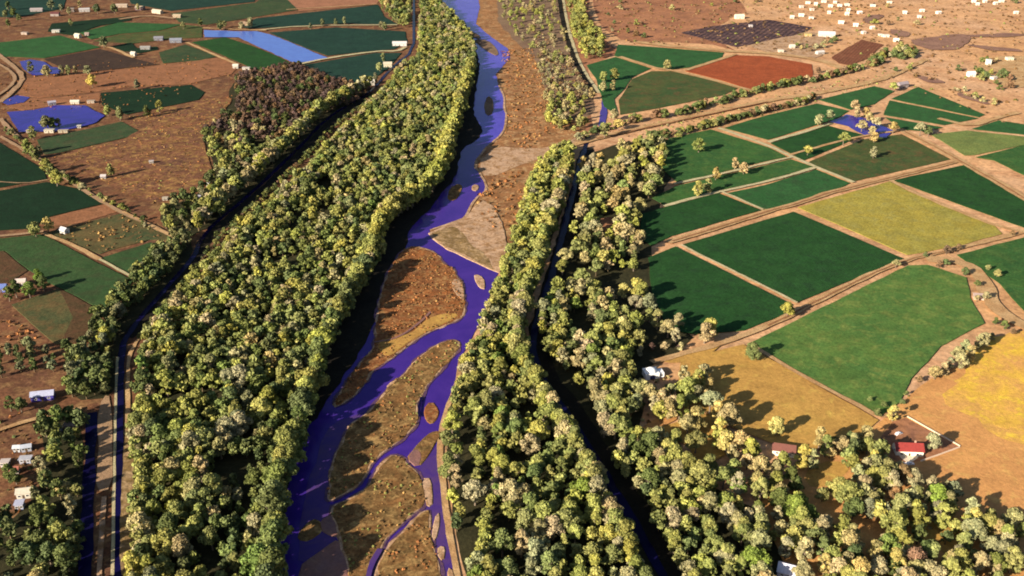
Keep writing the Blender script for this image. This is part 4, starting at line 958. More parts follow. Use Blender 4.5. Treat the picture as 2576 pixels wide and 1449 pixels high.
lone(0, 1, [(280, 620, 'bright green'), (215, 730, 'bright green'), (110, 720, 'dark green'), (355, 240, 'straw yellow'), (260, 275, 'olive green'), (320, 680, 'dark green'), (60, 760, 'dark green'), (1150, 670, 'olive green'), (840, 830, 'olive green'), (790, 1080, 'yellow green'), (900, 890, 'grey green'), (1420, 270, 'dusty tan'), (1300, 140, 'dark green'), (1380, 170, 'dark green'), (1480, 130, 'dark green'), (1560, 100, 'dark green'), (1250, 220, 'dark green'),
            (1650, 110, 'olive green'), (1530, 20, 'grey green')], 11, [('broad', 3), ('tall', 1)], OLV, 91, None)
lone(0, 2, [(300, 590, 'pale grey green'), (320, 680, 'dusty tan'), (340, 330, 'grey green'), (70, 140, 'dark green'), (150, 150, 'dark green'), (60, 660, 'dark green'), (110, 690, 'dark green'), (400, 790, 'dark green'), (480, 790, 'dusty tan')], 9, [('broad', 3), ('tall', 1)], DARK_HUES, 92, None)
lone(1, 2, [(20, 1340, 'bright green')], 17, [('broad', 1)], OLV, 93, None)

# bushes along the two hedge lines, on banks and in the dry land
BUSHES = []
def bushes(line, step, jit, H, hues, seed, place):
    r = random.Random(seed)
    for (x, y) in row(line, step, jit, seed):
        if r.random() < .12: continue
        BUSHES.append((x, y, r.uniform(*H), pick(r, hues), place))
HB = [('dark green', 5), ('olive green', 3), ('brown', 2), ('dusty tan', 1)]
bushes([(1455, 352), (1540, 322), (1620, 303), (1720, 287), (1850, 248), (1940, 225), (2060, 203), (2150, 178), (2220, 158)], 4.2, 3.8, (5, 10), HB, 101, 'in the upper hedge beside the tan track')
bushes([(1640, 348), (1720, 338), (1790, 318), (1850, 303), (1930, 280), (2000, 268), (2050, 246)], 4, 2.8, (5, 9), HB, 102, 'in the lower hedge above the green fields')
bushes([(2180, 165), (2215, 148), (2250, 140), (2280, 150), (2295, 130), (2260, 128)], 3.6, 9, (6, 11), HB, 103, 'in the clump where the hedge ends')
bushes([(1660, 348), (1700, 345), (1640, 360), (1600, 372)], 9, 4, (4, 7), HB, 104, 'at the near end of the lower hedge')
bushes([(2395, 226), (2440, 245), (2490, 262)], 8, 3, (3, 5), [('brown', 2), ('dusty tan', 2)], 105, 'on the tan land right of the hedge end')
bushes([(2300, 195), (2360, 205)], 6, 4, (3, 5), [('brown', 2), ('olive green', 2)], 106, 'in the brush patch on the tan land')
bushes([(20, 330), (50, 362), (90, 400), (120, 430), (150, 445), (200, 470), (240, 495), (300, 530), (340, 550), (400, 580)], 7, 3, (3, 6), [('olive green', 3), ('dusty tan', 2), ('dark green', 2)], 107, 'along the track beside the dark left fields')
bushes([(2215, 1050), (2250, 1030), (2275, 1015), (2300, 985)], 6, 2, (3, 5), [('straw yellow', 2), ('dark green', 1)], 108, 'between the green field and the orange grass')
bushes([(2315, 960), (2330, 945)], 4, 1.5, (3, 5), [('brown', 1)], 109, 'at the foot of the pale tree row')
bushes([(1885, 880), (1900, 895)], 4, 1, (3, 4.5), [('dark green', 1)], 110, 'at the left corner of the large green field')
bushes([(2180, 1008), (2215, 1025), (2230, 1040)], 5, 2, (3, 4.5), [('dark green', 2), ('mid green', 1)], 111, 'inside the bottom corner of the large green field')
bushes([(1640, 880), (1700, 880), (1740, 872)], 5, 3, (2.5, 5), [('purple brown', 2), ('dusty tan', 1)], 112, 'in the bare brush above the white domed house')
FARB = [(c[0] + 1932, c[1]) for c in [(x / 3, y / 3) for x, y in ((905, 190), (1120, 190), (900, 60), (760, 130), (800, 185), (1430, 540), (960, 545), (1070, 525), (1650, 455), (1720, 470), (1600, 560), (1640, 590), (1770, 560), (1830, 590), (1720, 640), (1820, 670), (1480, 690), (1560, 740), (1620, 770), (1700, 790), (1860, 25), (980, 160), (1560, 530), (1590, 545), (1620, 575), (1660, 590), (1600, 610), (1680, 560), (1740, 590), (1790, 590), (1820, 610), (1690, 480), (1615, 470), (215, 350), (250, 375), (320, 390), (410, 360), (470, 330), (380, 550), (350, 740), (320, 760), (230, 340), (290, 360), (360, 370), (430, 330), (500, 310), (1750, 680))]]
rb = random.Random(5)
for u, v in FARB:
    x, y = P(u, v); BUSHES.append((x, y, rb.uniform(5, 9), pick(rb, HB), 'on the dry land near the far village'))
for u, v in ((1530, 40), (1560, 25), (1545, 60), (1600, 65), (1580, 82), (1600, 90), (1620, 95), (1540, 80), (1790, 15), (1850, 8), (1690, 25), (1900, 5), (2060, 20), (2110, 28), (1560, 8)):
    x, y = P(u, v); BUSHES.append((x, y, rb.uniform(5, 10), pick(rb, HB), 'on the reddish land beyond the upper green field'))

# ================================================================== BUILDINGS
WALLM = {}
def wmat(c):
    k = tuple(c)
    if k not in WALLM: WALLM[k] = flat_mat('paint', c, .85, .10, .6)
    return WALLM[k]
def roofm(c):
    k = ('r',) + tuple(c)
    if k not in WALLM: WALLM[k] = flat_mat('roofing', c, .6, .16, .9)
    return WALLM[k]
GLASS = flat_mat('dark_glass', (.03, .035, .05), .15, .1)
WOOD = flat_mat('door_wood', (.09, .055, .035), .7, .2)

def box(x0, x1, y0, y1, z0, z1):
    v = [(x0, y0, z0), (x1, y0, z0), (x1, y1, z0), (x0, y1, z0), (x0, y0, z1), (x1, y0, z1), (x1, y1, z1), (x0, y1, z1)]
    f = [(3, 2, 1, 0), (4, 5, 6, 7), (0, 1, 5, 4), (1, 2, 6, 5), (2, 3, 7, 6), (3, 0, 4, 7)]
    return v, f
def boxes(name, lst, mat, parent=None):
    vs, fs = [], []
    for b in lst:
        v, f = box(*b); k = len(vs); vs += v; fs += [tuple(i + k for i in q) for q in f]
    return obj(name, mesh_from(name, vs, fs, mat), parent)

def house(u, v, w, d, h, rz, label, wall=(.72, .66, .55), roof=(.66, .62, .56), style='gable', name='house', group=None, detail=True, pitch=.32, chimney=False, lean=False, cat='house', world=None):
    x, y = world if world else P(u, v)
    e = empty(name, (x, y, .2), rz); tag(e, label, cat, group)
    W, D = w / 2, d / 2
    rh = D * 2 * pitch if style == 'gable' else (d * pitch * .5 if style == 'shed' else 0)
    # walls with gable ends
    vs = [(-W, -D, -.4), (W, -D, -.4), (W, D, -.4), (-W, D, -.4), (-W, -D, h), (W, -D, h), (W, D, h), (-W, D, h)]
    fs = [(0, 1, 5, 4), (1, 2, 6, 5), (2, 3, 7, 6), (3, 0, 4, 7)]
    if style == 'gable':
        vs += [(-W, 0, h + rh), (W, 0, h + rh)]; fs += [(4, 8, 7), (5, 6, 9)]
    elif style == 'shed':
        vs[6] = (W, D, h + rh); vs[7] = (-W, D, h + rh)
    obj('wall', mesh_from('wall', vs, fs, wmat(wall)), e)
    o, t = .45, .16
    if style == 'gable':
        sl = rh / D; ez = h - o * sl + .03
        rv = [(-W - o, -D - o, ez), (W + o, -D - o, ez), (W + o, 0, h + rh + .03), (-W - o, 0, h + rh + .03), (W + o, D + o, ez), (-W - o, D + o, ez)]
        rv += [(a, b, c + t) for a, b, c in rv]
        rf = [(6, 7, 8, 9), (9, 8, 10, 11), (3, 2, 1, 0), (5, 4, 2, 3), (0, 1, 7, 6), (4, 5, 11, 10), (1, 2, 8, 7), (2, 4, 10, 8), (3, 0, 6, 9), (5, 3, 9, 11)]
    else:
        z0, z1 = h + .03, h + rh + .03
        sl = rh / d
        rv = [(-W - o, -D - o, z0 - o * sl), (W + o, -D - o, z0 - o * sl), (W + o, D + o, z1 + o * sl), (-W - o, D + o, z1 + o * sl)]
        rv += [(a, b, c + t) for a, b, c in rv]
        rf = [(3, 2, 1, 0), (4, 5, 6, 7), (0, 1, 5, 4), (1, 2, 6, 5), (2, 3, 7, 6), (3, 0, 4, 7)]
    ro = obj('roof', mesh_from('roof', rv, rf, roofm(roof)), e)
    if chimney:
        boxes('chimney', [(W * .45, W * .45 + .7, -.35 + D * .3, .35 + D * .3, h + rh * .4, h + rh + .8)], wmat((.5, .3, .22)), ro)
    if detail:
        boxes('door', [(-.5, .5, -D - .06, -D - .003, -.2, 2.05)], WOOD, e)
        for sx in (-W * .58, W * .58):
            f = boxes('window', [(sx - .75, sx - .62, -D - .07, -D - .003, 1.0, 2.1), (sx + .62, sx + .75, -D - .07, -D - .003, 1.0, 2.1), (sx - .617, sx + .617, -D - .07, -D - .003, 2.0, 2.1), (sx - .617, sx + .617, -D - .09, -D - .003, .95, 1.05)], wmat((.75, .72, .66)), e)
            boxes('pane', [(sx - .61, sx + .61, -D - .03, -D - .004, 1.06, 1.99)], GLASS, f)
        boxes('window', [(-W - .05, -W - .003, -.6, .6, 1.0, 2.0)], GLASS, e)
        boxes('window', [(W + .003, W + .05, -.6, .6, 1.0, 2.0)], GLASS, e)
    return e
R_ = math.radians
def HC(c, r, x, y): 
    (q,) = C(c, r, [(x, y)]); return q

# right bank houses near the camera
u, v = HC(3, 2, 1050, 520)
house(u, v, 13.5, 7, 3.4, R_(-4), 'white farmhouse with a bright red roof in the fenced orange yard', (.80, .74, .62), (.25, .032, .026), pitch=.36, chimney=True)
u, v = HC(3, 2, 115, 520)
house(u, v, 11, 6.5, 3.0, R_(-14), 'cream cottage with a rusty brown roof, half hidden among pale trees', (.78, .72, .58), (.15, .055, .04), pitch=.34)
u, v = HC(3, 2, 160, 1440)
house(u, v, 9.5, 6.5, 3.0, R_(-22), 'lilac white gabled house at the bottom edge of the picture', (.50, .48, .58), (.55, .54, .64), pitch=.35)
# white domed house
u, v = HC(2, 1, 1060, 1390); x, y = P(u, v)
e = empty('domed_house', (x, y, .2), R_(12)); tag(e, 'white domed building with a dark archway beside the riverside grove', 'house')
def dome(cx, cy, r, z0, hgt, n=20, m=7):
    vs = [(cx, cy, z0 + hgt)]; fs = []
    for j in range(1, m + 1):
        a = j / m * math.pi / 2
        for i in range(n):
            b = 2 * math.pi * i / n; vs.append((cx + r * math.sin(a) * math.cos(b), cy + r * math.sin(a) * math.sin(b), z0 + hgt * math.cos(a)))
    for i in range(n):
        fs.append((0, 1 + i, 1 + (i + 1) % n))
        for j in range(m - 1):
            k = 1 + j * n
            fs.append((k + i, k + n + i, k + n + (i + 1) % n, k + (i + 1) % n))
    return vs, fs
boxes('wall', [(-5.2, 3.0, -3.4, 3.4, -.4, 3.4), (3.003, 6.2, -2.6, 2.6, -.4, 2.8)], wmat((.82, .82, .84)), e)
vs, fs = dome(-1.1, 0, 3.3, 3.4, 2.1); obj('dome', mesh_from('dome', vs, fs, wmat((.85, .85, .86)), True), e)
boxes('parapet', [(-5.3, 3.1, -3.5, -3.2, 3.403, 3.75), (-5.3, 3.1, 3.2, 3.5, 3.403, 3.75)], wmat((.80, .80, .82)), e)
vs = [(-2.6, -3.46, -.2), (.4, -3.46, -.2)] + [(-1.1 + 1.5 * math.cos(a), -3.46, 1.6 + 1.1 * math.sin(a)) for a in [i * math.pi / 10 for i in range(11)]]
vs2 = vs + [(a, -3.403, c) for a, b, c in vs]
n = len(vs)
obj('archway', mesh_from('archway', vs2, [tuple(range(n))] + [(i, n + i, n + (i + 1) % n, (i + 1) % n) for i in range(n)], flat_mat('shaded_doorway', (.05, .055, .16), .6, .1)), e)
boxes('window', [(4.0, 5.2, -2.66, -2.603, 1.0, 2.0)], GLASS, e)

# fence round the orange yard: low pale wall in two runs
def low_wall(ptsD, label, hgt=1.0, th=.55, name='boundary_wall', c=(.62, .48, .36)):
    W = G(ptsD); vs, fs = [], []
    for (a, b) in zip(W, W[1:]):
        tx, ty = b[0] - a[0], b[1] - a[1]; L = math.hypot(tx, ty); nx, ny = -ty / L * th / 2, tx / L * th / 2
        k = len(vs)
        vs += [(a[0] + nx, a[1] + ny, -.2), (b[0] + nx, b[1] + ny, -.2), (b[0] - nx, b[1] - ny, -.2), (a[0] - nx, a[1] - ny, -.2)]
        vs += [(p[0], p[1], hgt + .2) for p in vs[k:k + 4]]
        fs += [tuple(i + k for i in q) for q in [(4, 5, 6, 7), (0, 1, 5, 4), (1, 2, 6, 5), (2, 3, 7, 6), (3, 0, 4, 7)]]
    return tag(obj(name, mesh_from(name, vs, fs, wmat(c))), label, 'wall')
low_wall(C(3, 2, [(1050, 255), (1130, 300), (1280, 385), (1448, 478)]), 'low pale wall along the upper right side of the orange yard')
low_wall(C(3, 2, [(1444, 486), (1300, 540), (1150, 592)]), 'low pale wall running down from the yard corner to the red roofed farmhouse')

# village on the far right
VW = [(.86, .78, .66), (.84, .72, .62), (.80, .74, .66)]
rv = random.Random(9)
VILL = [(250, 50), (330, 70), (360, 30), (470, 45), (505, 15), (540, 40), (595, 35), (605, 75), (595, 105), (460, 95), (250, 115), (180, 130), (325, 135), (690, 95), (550, 170), (660, 190), (720, 245), (300, 20), (420, 10)]
VIL2 = [(790, 40), (915, 15), (785, 210), (845, 265), (890, 270), (965, 305), (1030, 95), (1160, 80), (1140, 125), (1285, 95)]
VIL3 = [(1550, 10), (1635, 10), (1715, 25), (1870, 95), (1580, 30), (1760, 8)]
far_by = {0: [], 1: [], 2: []}
for k, L in enumerate((VILL, VIL2, VIL3)):
    for (x, y) in L: far_by[k].append(HC(3, 0, x, y + 8))
phr = ['in the dense cluster of the far village', 'among the scattered dwellings right of the far village', 'at the top right corner of the dry land']
for k in far_by:
    L = sorted(far_by[k])
    for i, (u, v) in enumerate(L):
        ax = ('leftmost' if i == 0 else ('rightmost' if i == len(L) - 1 else None))
        c = tuple(q * .85 for q in rv.choice(VW)); sh = rv.choice(['flat-roofed', 'gabled'])
        w = rv.uniform(5, 8)
        size = 'wide' if w > 7 else 'narrow'
        lab = f'{ax + " " if ax else ""}{size} {sh} white house {phr[k]}'
        house(u, v, w, rv.uniform(4, 5.5), rv.uniform(2.6, 3.3), rv.uniform(-.3, .3), lab, c, tuple(min(.88, q * 1.03) for q in c), 'gable' if sh == 'gabled' else 'flat', group=None if ax else f'{size} {sh} white houses {phr[k]}', detail=True, pitch=.25)
# farm compounds right
for (c, r, x, y, w, d, h, rz, lab, wc, rc, st) in (
    (3, 0, 440, 275, 26, 11, 4, -.15, 'long pale barn roof in the farmstead beside the red ploughed plot', (.6, .55, .5), (.62, .58, .62), 'gable'),
    (3, 0, 300, 275, 11, 8, 4, -.1, 'ochre shed left of the long pale barn', (.5, .36, .14), (.52, .38, .15), 'flat'),
    (3, 0, 180, 365, 8, 6, 3.5, .1, 'small cream hut at the left of the far farmstead', (.75, .68, .55), (.7, .64, .54), 'gable'),
    (3, 0, 390, 410, 13, 6, 3.2, .4, 'grey white shed at the near corner of the far farmstead', (.6, .56, .52), (.68, .64, .6), 'gable'),
    (3, 0, 95, 395, 8, 6, 3, 0, 'low cream hut above the red field', (.8, .7, .55), (.8, .7, .55), 'flat'),
    (2, 0, 1715, 140, 16, 9, 4, .1, 'cream house left of the dark purple plot', (.78, .70, .55), (.76, .68, .54), 'gable'),
    (2, 0, 1800, 205, 6, 5, 3, 0, 'tiny pale hut inside the dark purple plot', (.66, .58, .56), (.66, .58, .56), 'flat'),
    (3, 0, 1660, 490, 6, 6, 6.5, .1, 'tall white hut among bushes at the right edge', (.88, .86, .74), (.86, .84, .72), 'flat'),
    (3, 0, 1530, 575, 10, 7, 4, .1, 'bright white house in the bushy compound at the right edge', (.88, .84, .76), (.88, .84, .76), 'gable'),
    (3, 0, 1820, 455, 10, 7, 3.5, .1, 'cream house above the bushy compound at the right edge', (.84, .76, .58), (.84, .76, .58), 'flat'),
    (3, 0, 1700, 600, 8, 6, 3, .5, 'pale shed at the near side of the bushy compound', (.8, .7, .6), (.8, .7, .58), 'flat'),
    (3, 0, 1010, 660, 16, 8, 4.5, .45, 'grey roofed barn at the head of the green fields', (.30, .24, .24), (.36, .30, .32), 'gable'),
    (3, 0, 1220, 1005, 7, 5, 3, .2, 'small dark shed beside the track above the lime field', (.4, .32, .25), (.30, .25, .2), 'gable'),
    (3, 1, 1590, 805, 8, 5, 2.6, -.2, 'low pinkish hut at the end of the tan field corner', (.62, .44, .36), (.66, .48, .40), 'flat'),
    (1, 0, 1085, 345, 24, 9, 4, .04, 'long white building beside the far left canal', (.82, .78, .76), (.80, .76, .76), 'gable'),
    (1, 0, 995, 505, 13, 9, 4.5, .1, 'cream house at the corner of the teal field', (.80, .73, .52), (.76, .66, .50), 'gable'),
    (1, 0, 855, 640, 15, 10, 4, .25, 'cream house where the thicket meets the riverside forest', (.84, .78, .66), (.82, .76, .66), 'gable'),
    (0, 0, 590, 285, 12, 8, 4.5, -.4, 'bright cream house with shaded side in the far left farm', (.86, .82, .62), (.86, .82, .66), 'gable'),
    (0, 0, 425, 245, 15, 8, 3.8, .1, 'white flat house left of the bright cream farmhouse', (.72, .70, .62), (.74, .72, .64), 'flat'),
    (0, 0, 660, 270, 8, 7, 3.4, 0, 'small pinkish hut right of the bright cream farmhouse', (.46, .32, .26), (.42, .32, .28), 'gable'),
    (0, 0, 570, 785, 13, 6, 3.4, .05, 'cream hut on the bank above the large blue pond', (.80, .74, .60), (.80, .76, .64), 'gable'),
    (0, 0, 395, 795, 11, 6, 4, .5, 'lilac shed at the upper corner of the large blue pond', (.45, .42, .55), (.55, .52, .62), 'gable'),
    (0, 0, 690, 780, 11, 6, 3.2, .05, 'tan hut right of the cream pond hut', (.55, .42, .32), (.58, .46, .34), 'flat'),
    (0, 0, 375, 1000, 13, 6, 3.2, .05, 'cream hut on the lower bank of the large blue pond', (.80, .72, .56), (.78, .72, .58), 'flat'),
    (0, 0, 480, 1000, 13, 5, 2.6, .05, 'long tan shed right of the lower pond hut', (.58, .46, .32), (.58, .48, .34), 'flat'),
    (0, 0, 230, 1000, 9, 6, 2.8, .1, 'tan shed at the left corner of the pond bank', (.55, .42, .32), (.55, .45, .34), 'flat'),
    (0, 0, 600, 965, 5, 4, 2.6, .1, 'tiny white hut on the pond bank', (.8, .76, .66), (.8, .76, .66), 'flat'),
    (0, 0, 1780, 515, 9, 7, 4, .1, 'bright white hut at the tip of the bare thicket', (.86, .82, .72), (.86, .82, .72), 'gable'),
    (0, 0, 1860, 525, 13, 5, 3, -.1, 'low grey white shed right of the bright white thicket hut', (.62, .58, .52), (.66, .62, .56), 'flat'),
    (0, 0, 1010, 420, 9, 7, 4, -.3, 'white hut at the end of the pale farm lane', (.84, .76, .64), (.84, .78, .68), 'gable'),
    (0, 0, 1100, 375, 18, 7, 3.6, .05, 'grey roofed row house above the white lane hut', (.34, .32, .32), (.36, .35, .34), 'gable'),
    (0, 0, 1330, 320, 22, 10, 4, .1, 'blue grey shed roof left of the light blue pond', (.25, .26, .32), (.30, .32, .40), 'gable'),
    (0, 0, 1200, 305, 17, 9, 4, .1, 'slate shed roof further left of the light blue pond', (.22, .22, .28), (.28, .28, .34), 'gable'),
    (0, 0, 280, 88, 26, 9, 4, .1, 'long pale farm building at the top left', (.42, .36, .36), (.46, .40, .40), 'gable'),
    (0, 0, 420, 120, 18, 10, 4.2, 0, 'dark red roofed house at the top left', (.40, .32, .30), (.16, .045, .045), 'gable'),
    (0, 0, 640, 88, 22, 8, 4.2, .25, 'white roofed shed at the top left beside a hedge', (.6, .56, .54), (.62, .58, .58), 'gable'),
    (0, 0, 545, 90, 10, 8, 5, .2, 'brown house between the red roof and the white shed', (.24, .17, .14), (.30, .24, .2), 'gable'),
    (0, 0, 725, 75, 9, 8, 4.5, 0, 'pale grey hut in the dark hedge at the top left', (.48, .46, .5), (.48, .46, .48), 'gable'),
    (0, 0, 920, 55, 26, 8, 4, .05, 'long tan shed beside the top road', (.55, .42, .32), (.56, .44, .34), 'gable'),
    (0, 0, 1060, 75, 20, 9, 4.5, -.1, 'mauve walled barn with tan roof near the top edge', (.26, .16, .18), (.50, .42, .30), 'gable'),
    (0, 0, 1190, 100, 26, 9, 4, -.5, 'long cream building near the top road', (.74, .64, .48), (.72, .64, .50), 'gable'),
    (0, 0, 1340, 135, 17, 9, 4, -.1, 'tan walled house at the end of the top road', (.50, .37, .24), (.55, .44, .30), 'gable'),
    (0, 0, 1850, 195, 17, 9, 4.5, 0, 'orange tan house above the light blue pond', (.44, .28, .18), (.44, .30, .2), 'gable'),
    (0, 0, 190, 260, 13, 7, 3.2, -.2, 'long tan shed left of the white flat house', (.55, .42, .34), (.55, .44, .36), 'flat'),
    (0, 0, 785, 1350, 6, 5, 3.2, .1, 'small pinkish white hut on the rusty scrubland', (.72, .62, .62), (.72, .64, .64), 'gable'),
    (0, 0, 1145, 1235, 5, 4, 2.8, .2, 'tiny white hut on the upper rusty scrubland', (.72, .62, .55), (.7, .62, .6), 'flat'),
    (0, 0, 1575, 1405, 5, 4, 3, .2, 'tiny white hut at the edge of the olive wood', (.8, .78, .7), (.8, .78, .7), 'gable'),
    (0, 1, 490, 310, 7.5, 6, 3.6, -.5, 'bright white hut with a dark shadow in the brown fallow square', (.86, .86, .86), (.82, .82, .84), 'gable'),
    (0, 1, 165, 700, 8, 6, 3.4, .15, 'white hut with pinkish roof among bright green trees, left edge', (.78, .68, .62), (.78, .64, .58), 'gable'),
    (0, 1, 20, 745, 8, 7, 3.6, .1, 'blue shed at the left picture edge', (.12, .18, .55), (.16, .24, .62), 'gable'),
    (0, 1, 1530, 55, 7, 5, 3.2, .1, 'lilac white hut in the dark wood by the left canal', (.5, .48, .62), (.6, .58, .68), 'gable'),
    (0, 1, 1250, 65, 5, 4, 2.8, .1, 'small tan hut at the foot of the rusty scrubland', (.66, .56, .40), (.66, .56, .42), 'flat'),
    (0, 2, 330, 110, 15, 7, 3.6, .22, 'long pale-roofed building with shade-blue walls below the dark tree row', (.08, .06, .42), (.56, .58, .80), 'gable'),  # the blue of the walls is shade put into their colour
    (0, 2, 545, 330, 9, 4.5, 2.6, .1, 'low pinkish hut beside the left canal road', (.50, .36, .34), (.58, .44, .42), 'flat'),
    (0, 2, 435, 365, 6, 4, 2.6, .2, 'small blue grey shed left of the low pinkish hut', (.30, .32, .50), (.44, .46, .62), 'flat'),
    (0, 2, 135, 505, 4, 3.5, 2.8, .1, 'small white hut, left one of the settlement pair', (.70, .74, .82), (.72, .76, .82), 'gable'),
    (0, 2, 205, 500, 6, 4, 2.8, .3, 'grey blue hut, right one of the settlement pair', (.52, .56, .70), (.56, .60, .72), 'gable'),
    (0, 2, 200, 590, 7, 4, 2.8, .1, 'pale blue shed below the settlement pair', (.46, .48, .60), (.60, .60, .68), 'flat'),
    (0, 2, 45, 615, 5, 4, 2.8, .1, 'pinkish white hut at the left edge of the settlement', (.74, .62, .58), (.74, .64, .6), 'flat'),
    (0, 2, 115, 670, 5, 4, 2.8, .2, 'white and red hut in the lower settlement', (.70, .62, .56), (.50, .16, .10), 'gable'),
    (0, 2, 190, 845, 8, 6, 3.4, .2, 'cream gabled house in the orange yard, bottom left', (.84, .78, .66), (.74, .66, .54), 'gable'),
    (0, 2, 155, 935, 4.5, 4.5, 3.4, .2, 'pale blue hut below the cream gabled house', (.52, .56, .78), (.62, .64, .84), 'flat'),
    (2, 2, 940, 105, 7, 5, 3, .3, 'small lilac hut hidden among tan trees', (.66, .62, .74), (.66, .62, .74), 'flat'),
    (2, 1, 840, 1180, 5, 4, 2.8, .2, 'pale tan hut in the brush above the domed building', (.6, .5, .4), (.6, .5, .4), 'flat'),
):
    u, v = HC(c, r, x, y)
    kk, sz = (.58, .70) if (c == 0 and r == 0) else ((.60, .78) if c < 2 else (.8, .85))
    wc, rc = tuple(q * kk for q in wc), tuple(q * kk for q in rc)
    house(u, v, w * sz, d * sz, h * (.9 if c < 2 else 1), rz, lab, wc, rc, st, pitch=.3, detail=True)

# grey hauled junk and blue vehicles are too small to tell; parked vehicles by the red roofed house
def vehicle(u, v, rz, c, label):
    x, y = P(u, v)
    e = empty('parked_car', (x, y, .25), rz); tag(e, label, 'car')
    pm = flat_mat('car_paint', c, .3, .05)
    prof = [(-2.1, .35), (2.1, .35), (2.15, .8), (1.1, .95), (.55, 1.45), (-1.2, 1.45), (-1.9, .95), (-2.15, .85)]
    n = len(prof)
    vs = [(a, -.82, b) for a, b in prof] + [(a, .82, b) for a, b in prof]
    fs = [tuple(reversed(range(n))), tuple(range(n, 2 * n))] + [(i, (i + 1) % n, n + (i + 1) % n, n + i) for i in range(n)]
    obj('body', mesh_from('body', vs, fs, pm), e)
    boxes('side_window', [(-1.1, .45, -.85, -.823, 1.0, 1.36), (-1.1, .45, .823, .85, 1.0, 1.36)], GLASS, e)
    for sx in (-1.3, 1.3):
        for sy in (-.75, .75):
            m = 12; w = [(sx + .33 * math.cos(2 * math.pi * i / m), sy - .11, .33 + .33 * math.sin(2 * math.pi * i / m)) for i in range(m)]
            w += [(a, b + .22, q) for a, b, q in w]
            obj('wheel', mesh_from('wheel', w, [tuple(reversed(range(m))), tuple(range(m, 2 * m))] + [(i, (i + 1) % m, m + (i + 1) % m, m + i) for i in range(m)], GLASS), e)
    return e
u, v = HC(3, 2, 985, 385); vehicle(u, v, .5, (.70, .68, .70), 'white car parked behind the red roofed farmhouse')
u, v = HC(3, 2, 1000, 612); vehicle(u, v, .1, (.62, .60, .64), 'pale grey car left in front of the red roofed farmhouse')
u, v = HC(3, 2, 1068, 612); vehicle(u, v, .1, (.74, .72, .74), 'white car right in front of the red roofed farmhouse')

# ------------------------------------------------------------------ name every lone tree by its nearest landmark
MARKS = [HC(3, 2, 1050, 500) + ('the red-roofed farmhouse',), HC(3, 2, 110, 480) + ('the rusty-roofed cottage',), HC(2, 1, 1050, 1350) + ('the white domed building',), HC(3, 2, 160, 1400) + ('the lilac white house',),
         (2170, 320, 'the small right-hand pond'), (2000, 650, 'the dark green square field'), (1890, 180, 'the red ploughed field'), (1800, 420, 'the bright green field by the grove'), (2270, 550, 'the yellow field'), (2200, 860, 'the large leaf-green field'),
         (2400, 880, 'the pale tree row'), (1510, 270, 'the short blue channel'), (1650, 150, 'the upper green field'), (1700, 245, 'the olive field'), (1540, 600, 'the loose grove'), (1500, 850, 'the ring-shaped grove'), (1800, 1000, 'the tan fallow field'), (1640, 1120, 'the dark track through the grove'),
         (140, 300, 'the large blue pond'), (110, 170, 'the small dark pond'), (690, 110, 'the light blue pond'), (340, 400, 'the rusty scrubland'), (160, 580, 'the bright white hut'), (60, 715, 'the left edge farm'), (110, 1000, 'the long pale-roofed building'), (60, 1130, 'the left settlement'), (195, 90, 'the bright cream farmhouse'),
         (350, 250, 'the dark green field by the ponds'), (560, 200, 'the bare thicket'), (60, 50, 'the top left wood'), (500, 60, 'the dull green top field'), (400, 690, 'the left canal'), (1020, 115, 'the long white building'), (850, 60, 'the teal fields'), (2250, 1230, 'the shaded lower right copse'), (2480, 1330, 'the bottom right copse'),
         (1560, 1350, 'the bottom canal bend'), (1900, 1330, 'the bottom grove'), (655, 1440, 'the bottom of the left bank'), (2420, 680, 'the tan field corner')]
byk = {}
for t in LONE:
    u, v = t[5], t[6]
    m = min(MARKS, key=lambda q: math.hypot(q[0] - u, (q[1] - v) * 1.5))
    dx, dy = u - m[0], (v - m[1]) * 1.5
    side = ('right of' if dx > 0 else 'left of') if abs(dx) > abs(dy) else ('below' if dy > 0 else 'above')
    byk.setdefault((t[4], side, m[2]), []).append((math.hypot(dx, dy), t))
ORD = ['nearest', 'second nearest', 'third nearest', 'fourth nearest', 'fifth nearest', 'sixth nearest', 'seventh nearest', 'eighth nearest', 'ninth nearest', 'tenth nearest', 'eleventh nearest', 'twelfth nearest']
rl = random.Random(77)
for (hue, side, mark), L in byk.items():
    L.sort(key=lambda q: q[0])
    for i, (_, t) in enumerate(L):
        x, y, h, k = t[:4]
        form = {'broad': 'round', 'tall': 'slender', 'open': 'spreading'}[k]
        lab = f'{form} {hue} tree {side} {mark}' + (f', {ORD[i]} of {len(L)}' if len(L) > 1 else '')
        make_tree(x, y, h, k, hue, lab, near=math.hypot(x, y) < 760, name='tree', rnd=rl, wid=1.05)
rl = random.Random(78)
for x, y, h, hue, place in BUSHES:
    size = 'large' if h > 6 else ('small' if h < 4.2 else 'medium')
    make_bush(x, y, h, hue, f'{size} {hue} bush {place}', f'{size} {hue} bushes {place}', wid=rl.uniform(.8, 1.25), rnd=rl)

